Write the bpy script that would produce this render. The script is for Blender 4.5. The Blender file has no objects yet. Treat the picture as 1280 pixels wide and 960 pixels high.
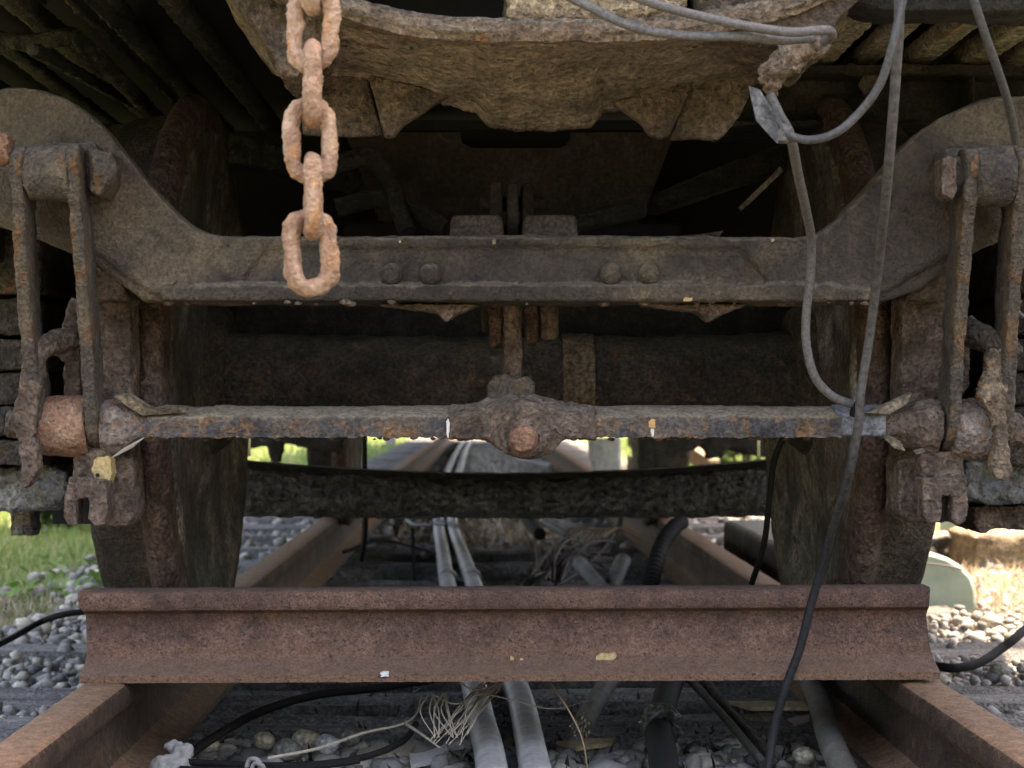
import bpy, bmesh, math, random
import numpy as np
from mathutils import Vector, noise, Matrix
random.seed(7); RNG = np.random.default_rng(7)
R = math.radians
sc = bpy.context.scene
col = sc.collection
# ------------------------------------------------------------------ camera, sky, sun, exposure
CAMZ = 0.526
F = 2200.0
cam = bpy.data.objects.new('camera', bpy.data.cameras.new('camera')); col.objects.link(cam)
cam.location = (0, 0, CAMZ); cam.rotation_euler = (R(90), 0, 0)
cam.data.sensor_width = 36; cam.data.lens = 36 * F / 1280
cam.data.shift_x = 32 / 1280; cam.data.shift_y = 24 / 1280
cam.data.clip_start = 0.05; cam.data.clip_end = 2000
cam.data.dof.use_dof = True; cam.data.dof.focus_distance = 2.4; cam.data.dof.aperture_fstop = 9.0
sc.camera = cam
SUN_EL, SUN_AZ = R(71), R(72)        # azimuth from +Y towards +X
w = bpy.data.worlds.new('World'); sc.world = w; w.use_nodes = True
nt = w.node_tree; bg = nt.nodes['Background']
sky = nt.nodes.new('ShaderNodeTexSky'); sky.sky_type = 'NISHITA'; sky.sun_disc = False
sky.sun_elevation = SUN_EL; sky.sun_rotation = SUN_AZ; sky.dust_density = 2.5; sky.ozone_density = 0.8
nt.links.new(sky.outputs[0], bg.inputs[0]); bg.inputs[1].default_value = 0.15
sl = bpy.data.lights.new('sun', 'SUN'); sl.energy = 2.6; sl.angle = R(0.6); sl.color = (1, .95, .86)
so = bpy.data.objects.new('sun', sl); col.objects.link(so)
d = Vector((math.cos(SUN_EL) * math.sin(SUN_AZ), math.cos(SUN_EL) * math.cos(SUN_AZ), math.sin(SUN_EL)))
so.rotation_euler = d.to_track_quat('Z', 'Y').to_euler()
sc.view_settings.view_transform = 'Standard'; sc.view_settings.look = 'None'
sc.view_settings.exposure = 2.9; sc.view_settings.gamma = 1
sc.view_settings.use_white_balance = True; sc.view_settings.white_balance_temperature = 8500; sc.view_settings.white_balance_tint = 19
sc.cycles.max_bounces = 6; sc.cycles.diffuse_bounces = 4; sc.cycles.glossy_bounces = 3
sc.cycles.use_denoising = True

def P(px, py, Y):      # a place Y metres away, found from where it shows
    return Vector(((px - 608) / F * Y, Y, CAMZ + (504 - py) / F * Y))

# ------------------------------------------------------------------ materials
class N:
    def __init__(s, name):
        s.m = bpy.data.materials.new(name); s.m.use_nodes = True
        s.t = s.m.node_tree; s.b = s.t.nodes['Principled BSDF']
        s.co = s.new('ShaderNodeTexCoord').outputs['Object']
    def new(s, k, **kw):
        n = s.t.nodes.new(k)
        for a, v in kw.items(): setattr(n, a, v)
        return n
    def L(s, a, b): s.t.links.new(a, b)
    def noise(s, scale, detail=6, rough=.6, dist=0, co=None, stretch=None):
        n = s.new('ShaderNodeTexNoise'); n.inputs['Scale'].default_value = scale
        n.inputs['Detail'].default_value = detail; n.inputs['Roughness'].default_value = rough
        n.inputs['Distortion'].default_value = dist
        c = co or s.co
        if stretch:
            m = s.new('ShaderNodeMapping'); m.inputs['Scale'].default_value = stretch; s.L(c, m.inputs[0]); c = m.outputs[0]
        s.L(c, n.inputs['Vector']); return n.outputs['Fac']
    def voro(s, scale, feature='F1'):
        n = s.new('ShaderNodeTexVoronoi', feature=feature); n.inputs['Scale'].default_value = scale
        s.L(s.co, n.inputs['Vector']); return n.outputs['Distance']
    def ramp(s, f, stops):
        n = s.new('ShaderNodeValToRGB'); e = n.color_ramp.elements
        while len(e) < len(stops): e.new(.5)
        for i, (p, c) in enumerate(stops):
            e[i].position = p; e[i].color = (c, c, c, 1) if isinstance(c, (int, float)) else (*c, 1)
        s.L(f, n.inputs[0]); return n.outputs[0]
    def mix(s, f, a, b, mode='MIX'):
        n = s.new('ShaderNodeMix', data_type='RGBA', blend_type=mode)
        for k, v in ((0, f), (6, a), (7, b)):
            if hasattr(v, 'default_value'): s.L(v, n.inputs[k])
            elif k == 0: n.inputs[0].default_value = v
            else: n.inputs[k].default_value = (*v, 1)
        return n.outputs[2]
    def math(s, op, a, b=0.):
        n = s.new('ShaderNodeMath', operation=op)
        for k, v in ((0, a), (1, b)):
            if hasattr(v, 'default_value'): s.L(v, n.inputs[k])
            else: n.inputs[k].default_value = v
        return n.outputs[0]
    def bump(s, h, strength, dist, prev=None):
        n = s.new('ShaderNodeBump'); n.inputs['Strength'].default_value = strength; n.inputs['Distance'].default_value = dist
        s.L(h, n.inputs['Height'])
        if prev: s.L(prev, n.inputs['Normal'])
        return n.outputs[0]

def grime(name, dark, mid, light, patch=None, patch_at=.6, fine=260, big=14, speck=None, speck_at=.66,
          dust=None, dust_amt=.8, rough=(.65, .95), metal=0.0, bump=.8, bd=.004, cell=None, stretch=None, spec=.35, mott=1., band=None, arms=None):
    """weathered metal, wood or plastic: three tones by broad noise, patches, fine pitting, specks, dust lying on upper faces"""
    n = N(name)
    f1 = n.noise(big, 9, .68, .4, stretch=stretch)
    c = n.ramp(f1, [(.32, dark), (.5, mid), (.68, light)])
    if patch is not None:
        f2 = n.noise(big * 1.7, 8, .7, .6, stretch=(1.1, .9, 1.3) if not stretch else stretch)
        c = n.mix(n.ramp(f2, [(patch_at, 0.), (patch_at + .07, 1.)]), c, patch)
    f3 = n.noise(fine, 4, .62)
    fm = n.noise(fine * .26, 4, .62, .3)
    c = n.mix(1.0, c, n.ramp(f3, [(.36, 1 - .48 * mott), (.5, 1.), (.66, 1 + .62 * mott)]), 'MULTIPLY')
    c = n.mix(1.0, c, n.ramp(fm, [(.34, 1 - .30 * mott), (.5, 1.), (.68, 1 + .32 * mott)]), 'MULTIPLY')
    if band:
        sz = n.new('ShaderNodeSeparateXYZ'); n.L(n.co, sz.inputs[0])
        zz = n.math('ADD', sz.outputs[2], n.math('MULTIPLY', n.math('SUBTRACT', n.noise(30, 6, .7, stretch=(.4, 1, 1)), .5), .06))
        c = n.mix(n.ramp(n.math('MULTIPLY', zz, 10), [(band[1] * 10, .75), (band[2] * 10, 0.)]), c, n.mix(1., band[0], n.ramp(f3, [(.36, .7), (.66, 1.3)]), 'MULTIPLY'))

    if arms:     # road dust caked on the outer arms
        sa = n.new('ShaderNodeSeparateXYZ'); n.L(n.co, sa.inputs[0])
        aa = n.math('ADD', n.math('ABSOLUTE', sa.outputs[0]), n.math('MULTIPLY', n.math('SUBTRACT', n.noise(8, 7, .7, .8), .5), 1.1))
        c = n.mix(n.ramp(aa, [(.42, 0.), (.72, .62)]), c, n.mix(1., arms, n.ramp(f3, [(.36, .7), (.66, 1.35)]), 'MULTIPLY'))
    if speck is not None:
        f4 = n.noise(fine * .55, 3, .6)
        c = n.mix(n.ramp(f4, [(speck_at, 0.), (speck_at + .04, 1.)]), c, speck)
    if dust is not None:
        g = n.new('ShaderNodeNewGeometry'); sx = n.new('ShaderNodeSeparateXYZ'); n.L(g.outputs['Normal'], sx.inputs[0])
        up = n.ramp(n.math('ADD', sx.outputs[2], n.math('MULTIPLY', n.math('SUBTRACT', n.noise(60, 6, .7), .5), 1.2)), [(.34, 0.), (.80, dust_amt)])
        c = n.mix(up, c, n.mix(1., dust, n.mix(1., n.ramp(f3, [(.36, .62), (.66, 1.4)]), n.ramp(fm, [(.34, .72), (.68, 1.25)]), 'MULTIPLY'), 'MULTIPLY'))
    n.L(c, n.b.inputs['Base Color'])
    n.L(n.ramp(f3, [(.3, rough[0]), (.7, rough[1])]), n.b.inputs['Roughness'])
    n.b.inputs['Metallic'].default_value = metal
    n.b.inputs['Specular IOR Level'].default_value = spec
    nb = n.bump(f1, bump * .5, bd * 3)
    nb = n.bump(fm, bump * .8 * mott, bd * 2., nb)
    nb = n.bump(f3, bump, bd * 1.6, nb)
    if cell: nb = n.bump(n.voro(cell), bump * .8, bd * 1.2, nb)
    n.L(nb, n.b.inputs['Normal'])
    return n.m

def plain(name, c, rough=.5, bump=.3, scale=90, vary=.5, spec=.5):
    n = N(name); f = n.noise(scale, 5, .65)
    cc = n.mix(1., c, n.ramp(f, [(.3, 1 - vary), (.7, 1 + vary * .6)]), 'MULTIPLY')
    n.L(cc, n.b.inputs['Base Color']); n.b.inputs['Roughness'].default_value = rough
    n.b.inputs['Specular IOR Level'].default_value = spec
    if bump: n.L(n.bump(f, bump, .002), n.b.inputs['Normal'])
    return n.m

M = {}
M['rail_rust'] = grime('rail_rust', (.080, .046, .036), (.148, .084, .063), (.205, .117, .083), (.24, .12, .065), .62, fine=330, big=9,
                       speck=(.055, .038, .036), speck_at=.61, bump=.9, bd=.003, dust=(.19, .125, .095), dust_amt=.4, band=((.225, .125, .072), .012, .060), mott=.8)
M['track_rust'] = grime('track_rust', (.035, .022, .016), (.065, .040, .027), (.105, .064, .042), (.13, .065, .032), .60, fine=240, big=8,
                        speck=(.4, .36, .30), speck_at=.74, bump=.9, bd=.003, dust=(.27, .155, .088), dust_amt=.85)
M['chain_rust'] = grime('chain_rust', (.24, .12, .075), (.46, .285, .185), (.64, .47, .345), (.54, .27, .12), .55, fine=260, big=26,
                        speck=(.20, .10, .07), speck_at=.70, bump=.9, bd=.004, stretch=(1, 1, .3), mott=.32)
M['beam'] = grime('beam', (.022, .019, .018), (.062, .050, .040), (.18, .135, .088), (.13, .075, .042), .63, arms=(.155, .117, .080), fine=230, big=5,
                  speck=(.30, .23, .15), speck_at=.73, bump=.9, bd=.004, dust=(.20, .165, .12), dust_amt=.85, rough=(.4, .8), mott=.75)
M['hanger'] = grime('hanger', (.050, .046, .046), (.11, .09, .072), (.17, .13, .09), (.20, .105, .05), .56, fine=210, big=16,
                    speck=(.27, .22, .17), speck_at=.72, bump=1., bd=.005, dust=(.20, .17, .13), dust_amt=.7, stretch=(1, 1, .4), mott=.75)
M['crust'] = grime('crust', (.085, .056, .042), (.17, .12, .092), (.25, .185, .145), (.24, .12, .06), .62, fine=170, big=22,
                   speck=(.07, .05, .05), speck_at=.64, bump=1., bd=.007, cell=60, dust=(.24, .20, .155), dust_amt=.55, mott=.8)
M['orange_crust'] = grime('orange_crust', (.15, .085, .06), (.31, .16, .10), (.38, .24, .16), (.26, .21, .17), .58, fine=200, big=18,
                          speck=(.12, .09, .08), speck_at=.66, bump=.9, bd=.005, mott=.7)
M['rust_tan'] = grime('rust_tan', (.12, .085, .055), (.22, .16, .11), (.31, .24, .17), (.30, .16, .07), .56, fine=170, big=24, speck=(.09, .07, .06), speck_at=.64, bump=1., bd=.006)
M['peel'] = grime('peel', (.12, .10, .09), (.23, .19, .165), (.33, .26, .21), (.28, .14, .08), .53, fine=150, big=30,
                  speck=(.42, .38, .34), speck_at=.72, bump=1., bd=.006, mott=.8)
M['brake_bar'] = grime('brake_bar', (.050, .052, .060), (.115, .105, .10), (.22, .155, .105), (.27, .15, .075), .53, fine=190, big=15,
                       speck=(.28, .22, .16), speck_at=.72, bump=1., bd=.006, dust=(.34, .285, .205), dust_amt=1., mott=.8)
M['flange'] = grime('flange', (.075, .045, .036), (.13, .08, .064), (.20, .14, .11), None, fine=200, big=14,
                    speck=(.26, .21, .17), speck_at=.70, bump=1., bd=.006, cell=85)
M['wheel'] = grime('wheel', (.030, .026, .022), (.068, .054, .042), (.13, .105, .076), (.12, .065, .042), .60, fine=170, big=12,
                   speck=(.17, .14, .11), speck_at=.70, bump=1., bd=.006, stretch=(1, .6, .6))
M['wheel_mud'] = grime('wheel_mud', (.045, .038, .032), (.105, .090, .075), (.31, .27, .22), (.06, .045, .037), .58, fine=120, big=7, bump=.8, bd=.005)
M['axle'] = grime('axle', (.035, .031, .028), (.068, .059, .050), (.12, .10, .078), (.16, .085, .05), .58, fine=160, big=10,
                  speck=(.17, .13, .09), speck_at=.74, bump=1., bd=.006, dust=(.14, .12, .09), dust_amt=.45)
M['tar'] = grime('tar', (.05, .05, .052), (.13, .128, .125), (.27, .26, .24), (.16, .075, .045), .70, fine=110, big=26,
                 speck=(.22, .20, .17), speck_at=.76, bump=1., bd=.010, cell=55, rough=(.22, .5), spec=.8, dust=(.16, .14, .11), dust_amt=.8)
M['dark_steel'] = grime('dark_steel', (.016, .015, .013), (.030, .027, .024), (.052, .045, .037), (.085, .055, .038), .62, fine=170, big=9, bump=.8, bd=.004,
                        dust=(.12, .105, .08), dust_amt=.5)
M['brown_plate'] = grime('brown_plate', (.024, .018, .014), (.036, .028, .022), (.052, .040, .031), None, fine=120, big=6, bump=.4, bd=.003)
M['block'] = grime('block', (.08, .06, .052), (.12, .092, .08), (.15, .12, .10), None, fine=170, big=9, bump=.6, bd=.004)
M['casting'] = grime('casting', (.075, .053, .036), (.20, .155, .105), (.33, .26, .175), (.14, .07, .036), .57, fine=130, big=9,
                     speck=(.07, .05, .036), speck_at=.62, bump=1., bd=.006, stretch=(.45, 1, 1.5), mott=.95)
M['casting_dark'] = grime('casting_dark', (.06, .043, .031), (.115, .082, .058), (.18, .132, .09), (.17, .08, .04), .60, fine=130, big=12,
                          speck=(.26, .20, .14), speck_at=.69, bump=1., bd=.007)
M['rim_rust'] = grime('rim_rust', (.10, .065, .04), (.21, .15, .10), (.31, .24, .165), (.27, .12, .045), .56, fine=150, big=10, speck=(.09, .065, .045), speck_at=.66, bump=1., bd=.006)
M['rotten_wood'] = grime('rotten_wood', (.12, .070, .035), (.33, .22, .12), (.52, .40, .25), (.24, .11, .05), .60, fine=120, big=12, bump=1., bd=.01, stretch=(.3, 1, 2.2))
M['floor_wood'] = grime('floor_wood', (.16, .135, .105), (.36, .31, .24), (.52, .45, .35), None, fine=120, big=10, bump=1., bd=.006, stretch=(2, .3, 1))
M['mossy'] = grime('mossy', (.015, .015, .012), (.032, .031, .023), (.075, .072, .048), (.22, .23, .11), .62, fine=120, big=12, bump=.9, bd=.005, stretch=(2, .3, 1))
M['sleeper'] = grime('sleeper', (.105, .098, .092), (.20, .19, .175), (.31, .295, .27), (.16, .12, .08), .66, fine=150, big=8, bump=1., bd=.008, stretch=(.22, 2.6, 2.6))
M['timber'] = grime('timber', (.13, .095, .06), (.26, .19, .12), (.38, .30, .20), None, fine=140, big=8, bump=.8, bd=.005, stretch=(.3, 2, 2))
M['black_timber'] = grime('black_timber', (.03, .027, .023), (.05, .045, .038), (.085, .077, .062), None, fine=140, big=8, bump=.8, bd=.005, dust=(.26, .24, .20), dust_amt=.9)
M['conduit'] = grime('conduit', (.20, .20, .20), (.30, .30, .295), (.40, .395, .385), (.20, .16, .12), .66, fine=160, big=7, bump=.3, bd=.002, rough=(.45, .7), mott=.35)
M['old_conduit'] = grime('old_conduit', (.10, .10, .095), (.17, .165, .155), (.24, .235, .22), (.10, .08, .06), .62, fine=160, big=10, bump=.4, bd=.002, rough=(.5, .8), mott=.35)
M['grey_cable'] = plain('grey_cable', (.14, .132, .125), .62, .35, 220, .5, .3)
M['slate_cable'] = plain('slate_cable', (.085, .082, .08), .62, .35, 220, .5, .3)
M['black_cable'] = plain('black_cable', (.013, .012, .012), .8, .5, 160, .5, .15)
M['dusty_hose'] = grime('dusty_hose', (.075, .068, .058), (.13, .12, .10), (.19, .175, .15), None, fine=160, big=14, bump=.5, bd=.003, mott=.35)
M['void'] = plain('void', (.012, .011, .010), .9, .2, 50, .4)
M['cloth'] = plain('cloth', (.31, .30, .28), .9, .9, 140, .25)
M['root'] = plain('root', (.42, .36, .27), .85, .6, 200, .4)
M['straw'] = plain('straw', (.52, .40, .24), .8, .4, 60, .5)
M['paint_cream'] = plain('paint_cream', (.52, .38, .17), .7, .7, 200, .5)
M['paint_white'] = plain('paint_white', (.72, .70, .66), .7, .7, 260, .25)
M['paint_orange'] = plain('paint_orange', (.62, .36, .13), .7, .7, 260, .3)
M['flake_rust'] = grime('flake_rust', (.09, .07, .055), (.17, .135, .10), (.26, .21, .15), None, fine=150, big=20, bump=.8, bd=.004)
M['pale_green'] = plain('pale_green', (.31, .39, .31), .5, .3, 14, .22)
M['concrete'] = plain('concrete', (.36, .36, .34), .9, .6, 40, .3)
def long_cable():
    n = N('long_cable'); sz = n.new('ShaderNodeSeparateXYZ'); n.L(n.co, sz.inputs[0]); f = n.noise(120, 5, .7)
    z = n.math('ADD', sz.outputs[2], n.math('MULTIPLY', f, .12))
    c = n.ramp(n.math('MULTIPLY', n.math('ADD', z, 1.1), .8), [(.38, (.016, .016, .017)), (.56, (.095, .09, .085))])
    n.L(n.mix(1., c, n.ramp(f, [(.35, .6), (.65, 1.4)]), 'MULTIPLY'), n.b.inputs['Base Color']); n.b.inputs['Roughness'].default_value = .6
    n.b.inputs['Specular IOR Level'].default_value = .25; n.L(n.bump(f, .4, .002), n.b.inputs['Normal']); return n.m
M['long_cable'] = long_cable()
M['orange_wire'] = plain('orange_wire', (.26, .15, .07), .6, .2, 90, .3)
M['body_paint'] = plain('body_paint', (.10, .075, .06), .7, .5, 12, .5)
M['bark'] = plain('bark', (.10, .075, .055), .9, 1., 40, .5)

def pebble_mat():
    n = N('pebble'); g = n.new('ShaderNodeNewGeometry')
    c = n.ramp(g.outputs['Random Per Island'], [(0., (.11, .11, .11)), (.22, (.25, .24, .225)), (.45, (.42, .39, .34)), (.68, (.30, .29, .28)), (.86, (.54, .49, .39)), (1., (.72, .66, .54))])
    f = n.noise(150, 5, .7)
    c = n.mix(1., c, n.ramp(f, [(.3, .68), (.7, 1.2)]), 'MULTIPLY')
    n.L(c, n.b.inputs['Base Color']); n.b.inputs['Roughness'].default_value = .8
    n.L(n.bump(f, .4, .003), n.b.inputs['Normal']); return n.m
M['pebble'] = pebble_mat()
def leaf_mat(name, a, b, c3, trans=.3):
    n = N(name); g = n.new('ShaderNodeNewGeometry')
    c = n.ramp(g.outputs['Random Per Island'], [(0., a), (.5, b), (1., c3)])
    n.L(c, n.b.inputs['Base Color']); n.b.inputs['Roughness'].default_value = .55
    n.b.inputs['Specular IOR Level'].default_value = .3
    tr = n.new('ShaderNodeBsdfTranslucent'); n.L(c, tr.inputs[0])
    mx = n.new('ShaderNodeMixShader'); mx.inputs[0].default_value = trans
    n.L(n.b.outputs[0], mx.inputs[1]); n.L(tr.outputs[0], mx.inputs[2])
    n.L(mx.outputs[0], n.t.nodes['Material Output'].inputs[0]); return n.m
M['grass'] = leaf_mat('grass', (.12, .21, .05), (.22, .33, .09), (.40, .42, .18))
M['weed'] = leaf_mat('weed', (.06, .15, .02), (.11, .24, .035), (.20, .32, .07))
M['dry_grass'] = leaf_mat('dry_grass', (.30, .22, .14), (.48, .39, .27), (.62, .54, .40))
M['foliage'] = leaf_mat('foliage', (.035, .075, .018), (.06, .12, .03), (.12, .19, .05))
M['litter'] = leaf_mat('litter', (.12, .085, .05), (.26, .19, .11), (.42, .33, .21), .1)
M['dark_litter'] = leaf_mat('dark_litter', (.02, .017, .014), (.045, .036, .028), (.10, .075, .05), .05)
M['pale_litter'] = leaf_mat('pale_litter', (.20, .18, .15), (.38, .35, .30), (.58, .54, .47), .05)
def ground_mat():
    n = N('ground'); sx = n.new('ShaderNodeSeparateXYZ'); n.L(n.co, sx.inputs[0])
    gr = n.ramp(n.noise(60, 8, .7), [(.3, (.075, .07, .06)), (.5, (.15, .14, .125)), (.7, (.25, .24, .215))])
    gs = n.ramp(n.noise(3, 8, .7), [(.3, (.17, .20, .08)), (.5, (.26, .27, .12)), (.7, (.38, .34, .20))])
    a = n.math('ABSOLUTE', n.math('SUBTRACT', sx.outputs[0], .04))
    a = n.math('ADD', a, n.math('MULTIPLY', n.math('SUBTRACT', n.noise(2.5, 5, .6), .5), .9))
    f = n.ramp(n.math('MULTIPLY', a, .25), [(.31, 0.), (.38, 1.)])
    n.L(n.mix(f, gr, gs), n.b.inputs['Base Color']); n.b.inputs['Roughness'].default_value = .95
    n.L(n.bump(n.noise(45, 8, .75), 1., .03), n.b.inputs['Normal']); return n.m
M['ground'] = ground_mat()
M['tar'].node_tree.nodes['Principled BSDF'].inputs['Coat Weight'].default_value = .6
M['tar'].node_tree.nodes['Principled BSDF'].inputs['Coat Roughness'].default_value = .22

# ------------------------------------------------------------------ mesh helpers
def smooth_path(pts, n=6):
    pts = [Vector(p) for p in pts]
    if len(pts) < 3: return [pts[0].lerp(pts[-1], i / n) for i in range(n + 1)]
    q = [pts[0] * 2 - pts[1]] + pts + [pts[-1] * 2 - pts[-2]]; out = []
    for i in range(1, len(q) - 2):
        a, b, c, e = q[i - 1:i + 3]
        for k in range(n):
            t = k / n
            out.append(.5 * ((2 * b) + (c - a) * t + (2 * a - 5 * b + 4 * c - e) * t * t + (3 * b - a - 3 * c + e) * t ** 3))
    out.append(pts[-1]); return out

class MB:
    def __init__(s): s.v = []; s.f = []
    def add(s, vs, fs):
        o = len(s.v); s.v += [tuple(v) for v in vs]; s.f += [tuple(i + o for i in f) for f in fs]; return s
    def box(s, a, b):
        x0, y0, z0 = a; x1, y1, z1 = b
        return s.add([(x0, y0, z0), (x1, y0, z0), (x1, y1, z0), (x0, y1, z0), (x0, y0, z1), (x1, y0, z1), (x1, y1, z1), (x0, y1, z1)],
                     [(0, 3, 2, 1), (4, 5, 6, 7), (0, 1, 5, 4), (1, 2, 6, 5), (2, 3, 7, 6), (3, 0, 4, 7)])
    def prism(s, a, b):      # two matching rings of points
        n = len(a)
        return s.add(list(a) + list(b), [tuple(range(n - 1, -1, -1)), tuple(range(n, 2 * n))] + [(i, (i + 1) % n, n + (i + 1) % n, n + i) for i in range(n)])
    def slab(s, pts, Y, Yb):   # outline found in the picture at distance Y, real thickness back to Yb
        a = [P(x, y, Y) for x, y in pts]; return s.prism(a, [Vector((p.x, Yb, p.z)) for p in a])
    def rings(s, rs, cap=True, closed=False):
        n = len(rs[0]); vs = [p for r in rs for p in r]; fs = []
        m = len(rs)
        for i in range(m if closed else m - 1):
            j = (i + 1) % m
            fs += [(i * n + k, i * n + (k + 1) % n, j * n + (k + 1) % n, j * n + k) for k in range(n)]
        if cap and not closed: fs += [tuple(range(n - 1, -1, -1)), tuple((m - 1) * n + k for k in range(n))]
        return s.add(vs, fs)
    def tube(s, pts, r, seg=10, sm=6, cap=True, rip=None):
        p = smooth_path(pts, sm) if sm else [Vector(q) for q in pts]; m = len(p)
        rr = r if isinstance(r, (list, tuple)) else [r, r]
        up = Vector((0, 0, 1)); rs = []; nrm = None
        for i in range(m):
            t = (p[min(i + 1, m - 1)] - p[max(i - 1, 0)]).normalized()
            if nrm is None:
                nrm = t.cross(up if abs(t.z) < .9 else Vector((1, 0, 0))).normalized()
            nrm = (nrm - t * nrm.dot(t)).normalized(); bi = t.cross(nrm)
            u = i / (m - 1) * (len(rr) - 1); k = min(int(u), len(rr) - 2); ra = rr[k] + (rr[k + 1] - rr[k]) * (u - k)
            if rip: ra *= 1 + rip * (i % 2)
            rs.append([p[i] + (nrm * math.cos(a) + bi * math.sin(a)) * ra for a in [2 * math.pi * q / seg for q in range(seg)]])
        return s.rings(rs, cap)
    def lathe(s, prof, c, seg=96, sx=1):   # prof: closed ring of (d along X, radius) about an X axis through c
        rs = []
        for k in range(seg):
            a = 2 * math.pi * k / seg
            rs.append([Vector((c[0] + sx * d_, c[1] + r_ * math.cos(a), c[2] + r_ * math.sin(a))) for d_, r_ in prof])
        return s.rings(rs, closed=True)
    def ball(s, c, r, sub=2, sc3=(1, 1, 1)):
        bm = bmesh.new(); bmesh.ops.create_icosphere(bm, subdivisions=sub, radius=1)
        vs = [Vector((c[0] + v.co.x * r * sc3[0], c[1] + v.co.y * r * sc3[1], c[2] + v.co.z * r * sc3[2])) for v in bm.verts]
        fs = [tuple(v.index for v in f.verts) for f in bm.faces]; bm.free(); return s.add(vs, fs)

TEX = {}
def tex(scale):
    if scale not in TEX:
        t = bpy.data.textures.new('grain', 'CLOUDS'); t.noise_scale = scale; t.noise_depth = 4; TEX[scale] = t
    return TEX[scale]
def wloc(o):
    v = Vector((0, 0, 0))
    while o: v = v + o.location; o = o.parent
    return v
def build(mb, name, mat, parent=None, org=None, ang=35, vox=None, disp=(), label=None, bev=None, sub=None, soft=0):
    o_ = Vector(org) if org is not None else (wloc(parent) if parent else Vector((0, 0, 0)))
    me = bpy.data.meshes.new(name)
    me.from_pydata([(v[0] - o_.x, v[1] - o_.y, v[2] - o_.z) for v in mb.v], [], mb.f); me.validate()
    bm = bmesh.new(); bm.from_mesh(me); bmesh.ops.recalc_face_normals(bm, faces=bm.faces); bm.to_mesh(me); bm.free()
    me.materials.append(mat if not isinstance(mat, str) else M[mat])
    me.polygons.foreach_set('use_smooth', [True] * len(me.polygons))
    if ang and not vox: me.set_sharp_from_angle(angle=R(ang))
    o = bpy.data.objects.new(name, me); col.objects.link(o); o.location = o_
    if parent: o.parent = parent; o.location = o_ - wloc(parent)
    if bev: b = o.modifiers.new('bevel', 'BEVEL'); b.width = bev; b.segments = 2; b.limit_method = 'ANGLE'
    if vox: r_ = o.modifiers.new('remesh', 'REMESH'); r_.mode = 'VOXEL'; r_.voxel_size = vox; r_.use_smooth_shade = True
    if soft: q_ = o.modifiers.new('round', 'SMOOTH'); q_.factor = .5; q_.iterations = soft
    for s_, st in disp:
        dm = o.modifiers.new('wear', 'DISPLACE'); dm.texture = tex(s_); dm.texture_coords = 'GLOBAL'; dm.strength = st * (1.35 if vox else 1); dm.mid_level = .5
    if label: o['label'] = label
    return o
def tag(o, label, cat, group=None):
    o['label'] = label; o['category'] = cat
    if group: o['group'] = group
    return o
def thing(name, label, cat, loc, group=None):
    o = bpy.data.objects.new(name, None); o.empty_display_size = .1; col.objects.link(o); o.location = loc
    return tag(o, label, cat, group)

# ------------------------------------------------------------------ ground, track
GZ = -.075
mb = MB()
mb.add([(-900, -900, GZ), (900, -900, GZ), (900, 900, GZ), (-900, 900, GZ)], [(0, 1, 2, 3)])
g = build(mb, 'ground', 'ground', ang=None); g['kind'] = 'structure'

XC, RH = .0385, .14
track = bpy.data.objects.new('railway_track', None); col.objects.link(track); track['kind'] = 'structure'; track.location = (XC, 2.5, 0)
def rail_prof(h=.14, b=.0575, hw=.0325, hh=.036):
    p = [(b, 0), (b, .010), (.03, .019), (.013, .028), (.0075, .042), (.0075, h - hh - .012), (.011, h - hh - .004), (hw - .003, h - hh + .002), (hw, h - hh + .007), (hw, h - .009), (hw - .003, h - .003), (hw - .010, h)]
    return p + [(-x, z) for x, z in reversed(p)]
RP = rail_prof()
for s_ in (-1, 1):
    xr = XC + s_ * (.5335 + .0325)
    m_ = MB(); ys = [-.6 + .03 * i for i in range(280)] + [8 + i for i in range(60)]
    rs = [[Vector((xr + x, y, z)) for x, z in RP] for y in ys]; m_.rings(rs)
    build(m_, 'rail', 'track_rust', track, disp=[(.03, .0018), (.006, .001)])
SL = [-.3, .28, .85, 1.42, 2.0, 2.9, 3.18, 3.78, 4.50] + [5.15, 5.81] + [6.42 + .6 * i for i in range(50)]
def sleeper_mesh(seed, L_=2.3, W=.20, H=.14):
    rr = random.Random(seed); nx, m_ = 60, MB(); rs = []
    for i in range(nx + 1):
        x = -L_ / 2 + L_ * i / nx; ring = []
        for (y, z) in [(-W / 2, -H), (-W / 2, -H * .5), (-W / 2, -.012), (-W / 2 + .012, 0), (-.05, 0), (-.02, 0), (0, 0), (.03, 0), (.055, 0), (W / 2 - .012, 0), (W / 2, -.012), (W / 2, -H * .5), (W / 2, -H)]:
            k = noise.noise(Vector((x * 2.2, y * 28 + seed * 9, z * 20)))
            ring.append(Vector((x + (noise.noise(Vector((y * 40, z * 40, seed + i // nx))) * .02 if i in (0, nx) else 0), y + noise.noise(Vector((x * 3, seed * 3, 0))) * .01, z + k * .014 * (1 if z > -.02 else 0))))
        rs.append(ring)
    return m_.rings(rs)
srcs = []
for i, y in enumerate(SL):
    if i < 4:
        o = build(sleeper_mesh(i), 'sleeper', 'sleeper', None, ang=50); srcs.append(o.data); o.parent = track
    else:
        o = bpy.data.objects.new('sleeper', srcs[i % 4]); col.objects.link(o); o.parent = track
    o.location = Vector((XC + random.uniform(-.03, .03), y, -.004)) - track.location
    o.rotation_euler = (0, 0, R(random.uniform(-1.2, 1.2)) + (math.pi if i % 2 else 0))

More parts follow.
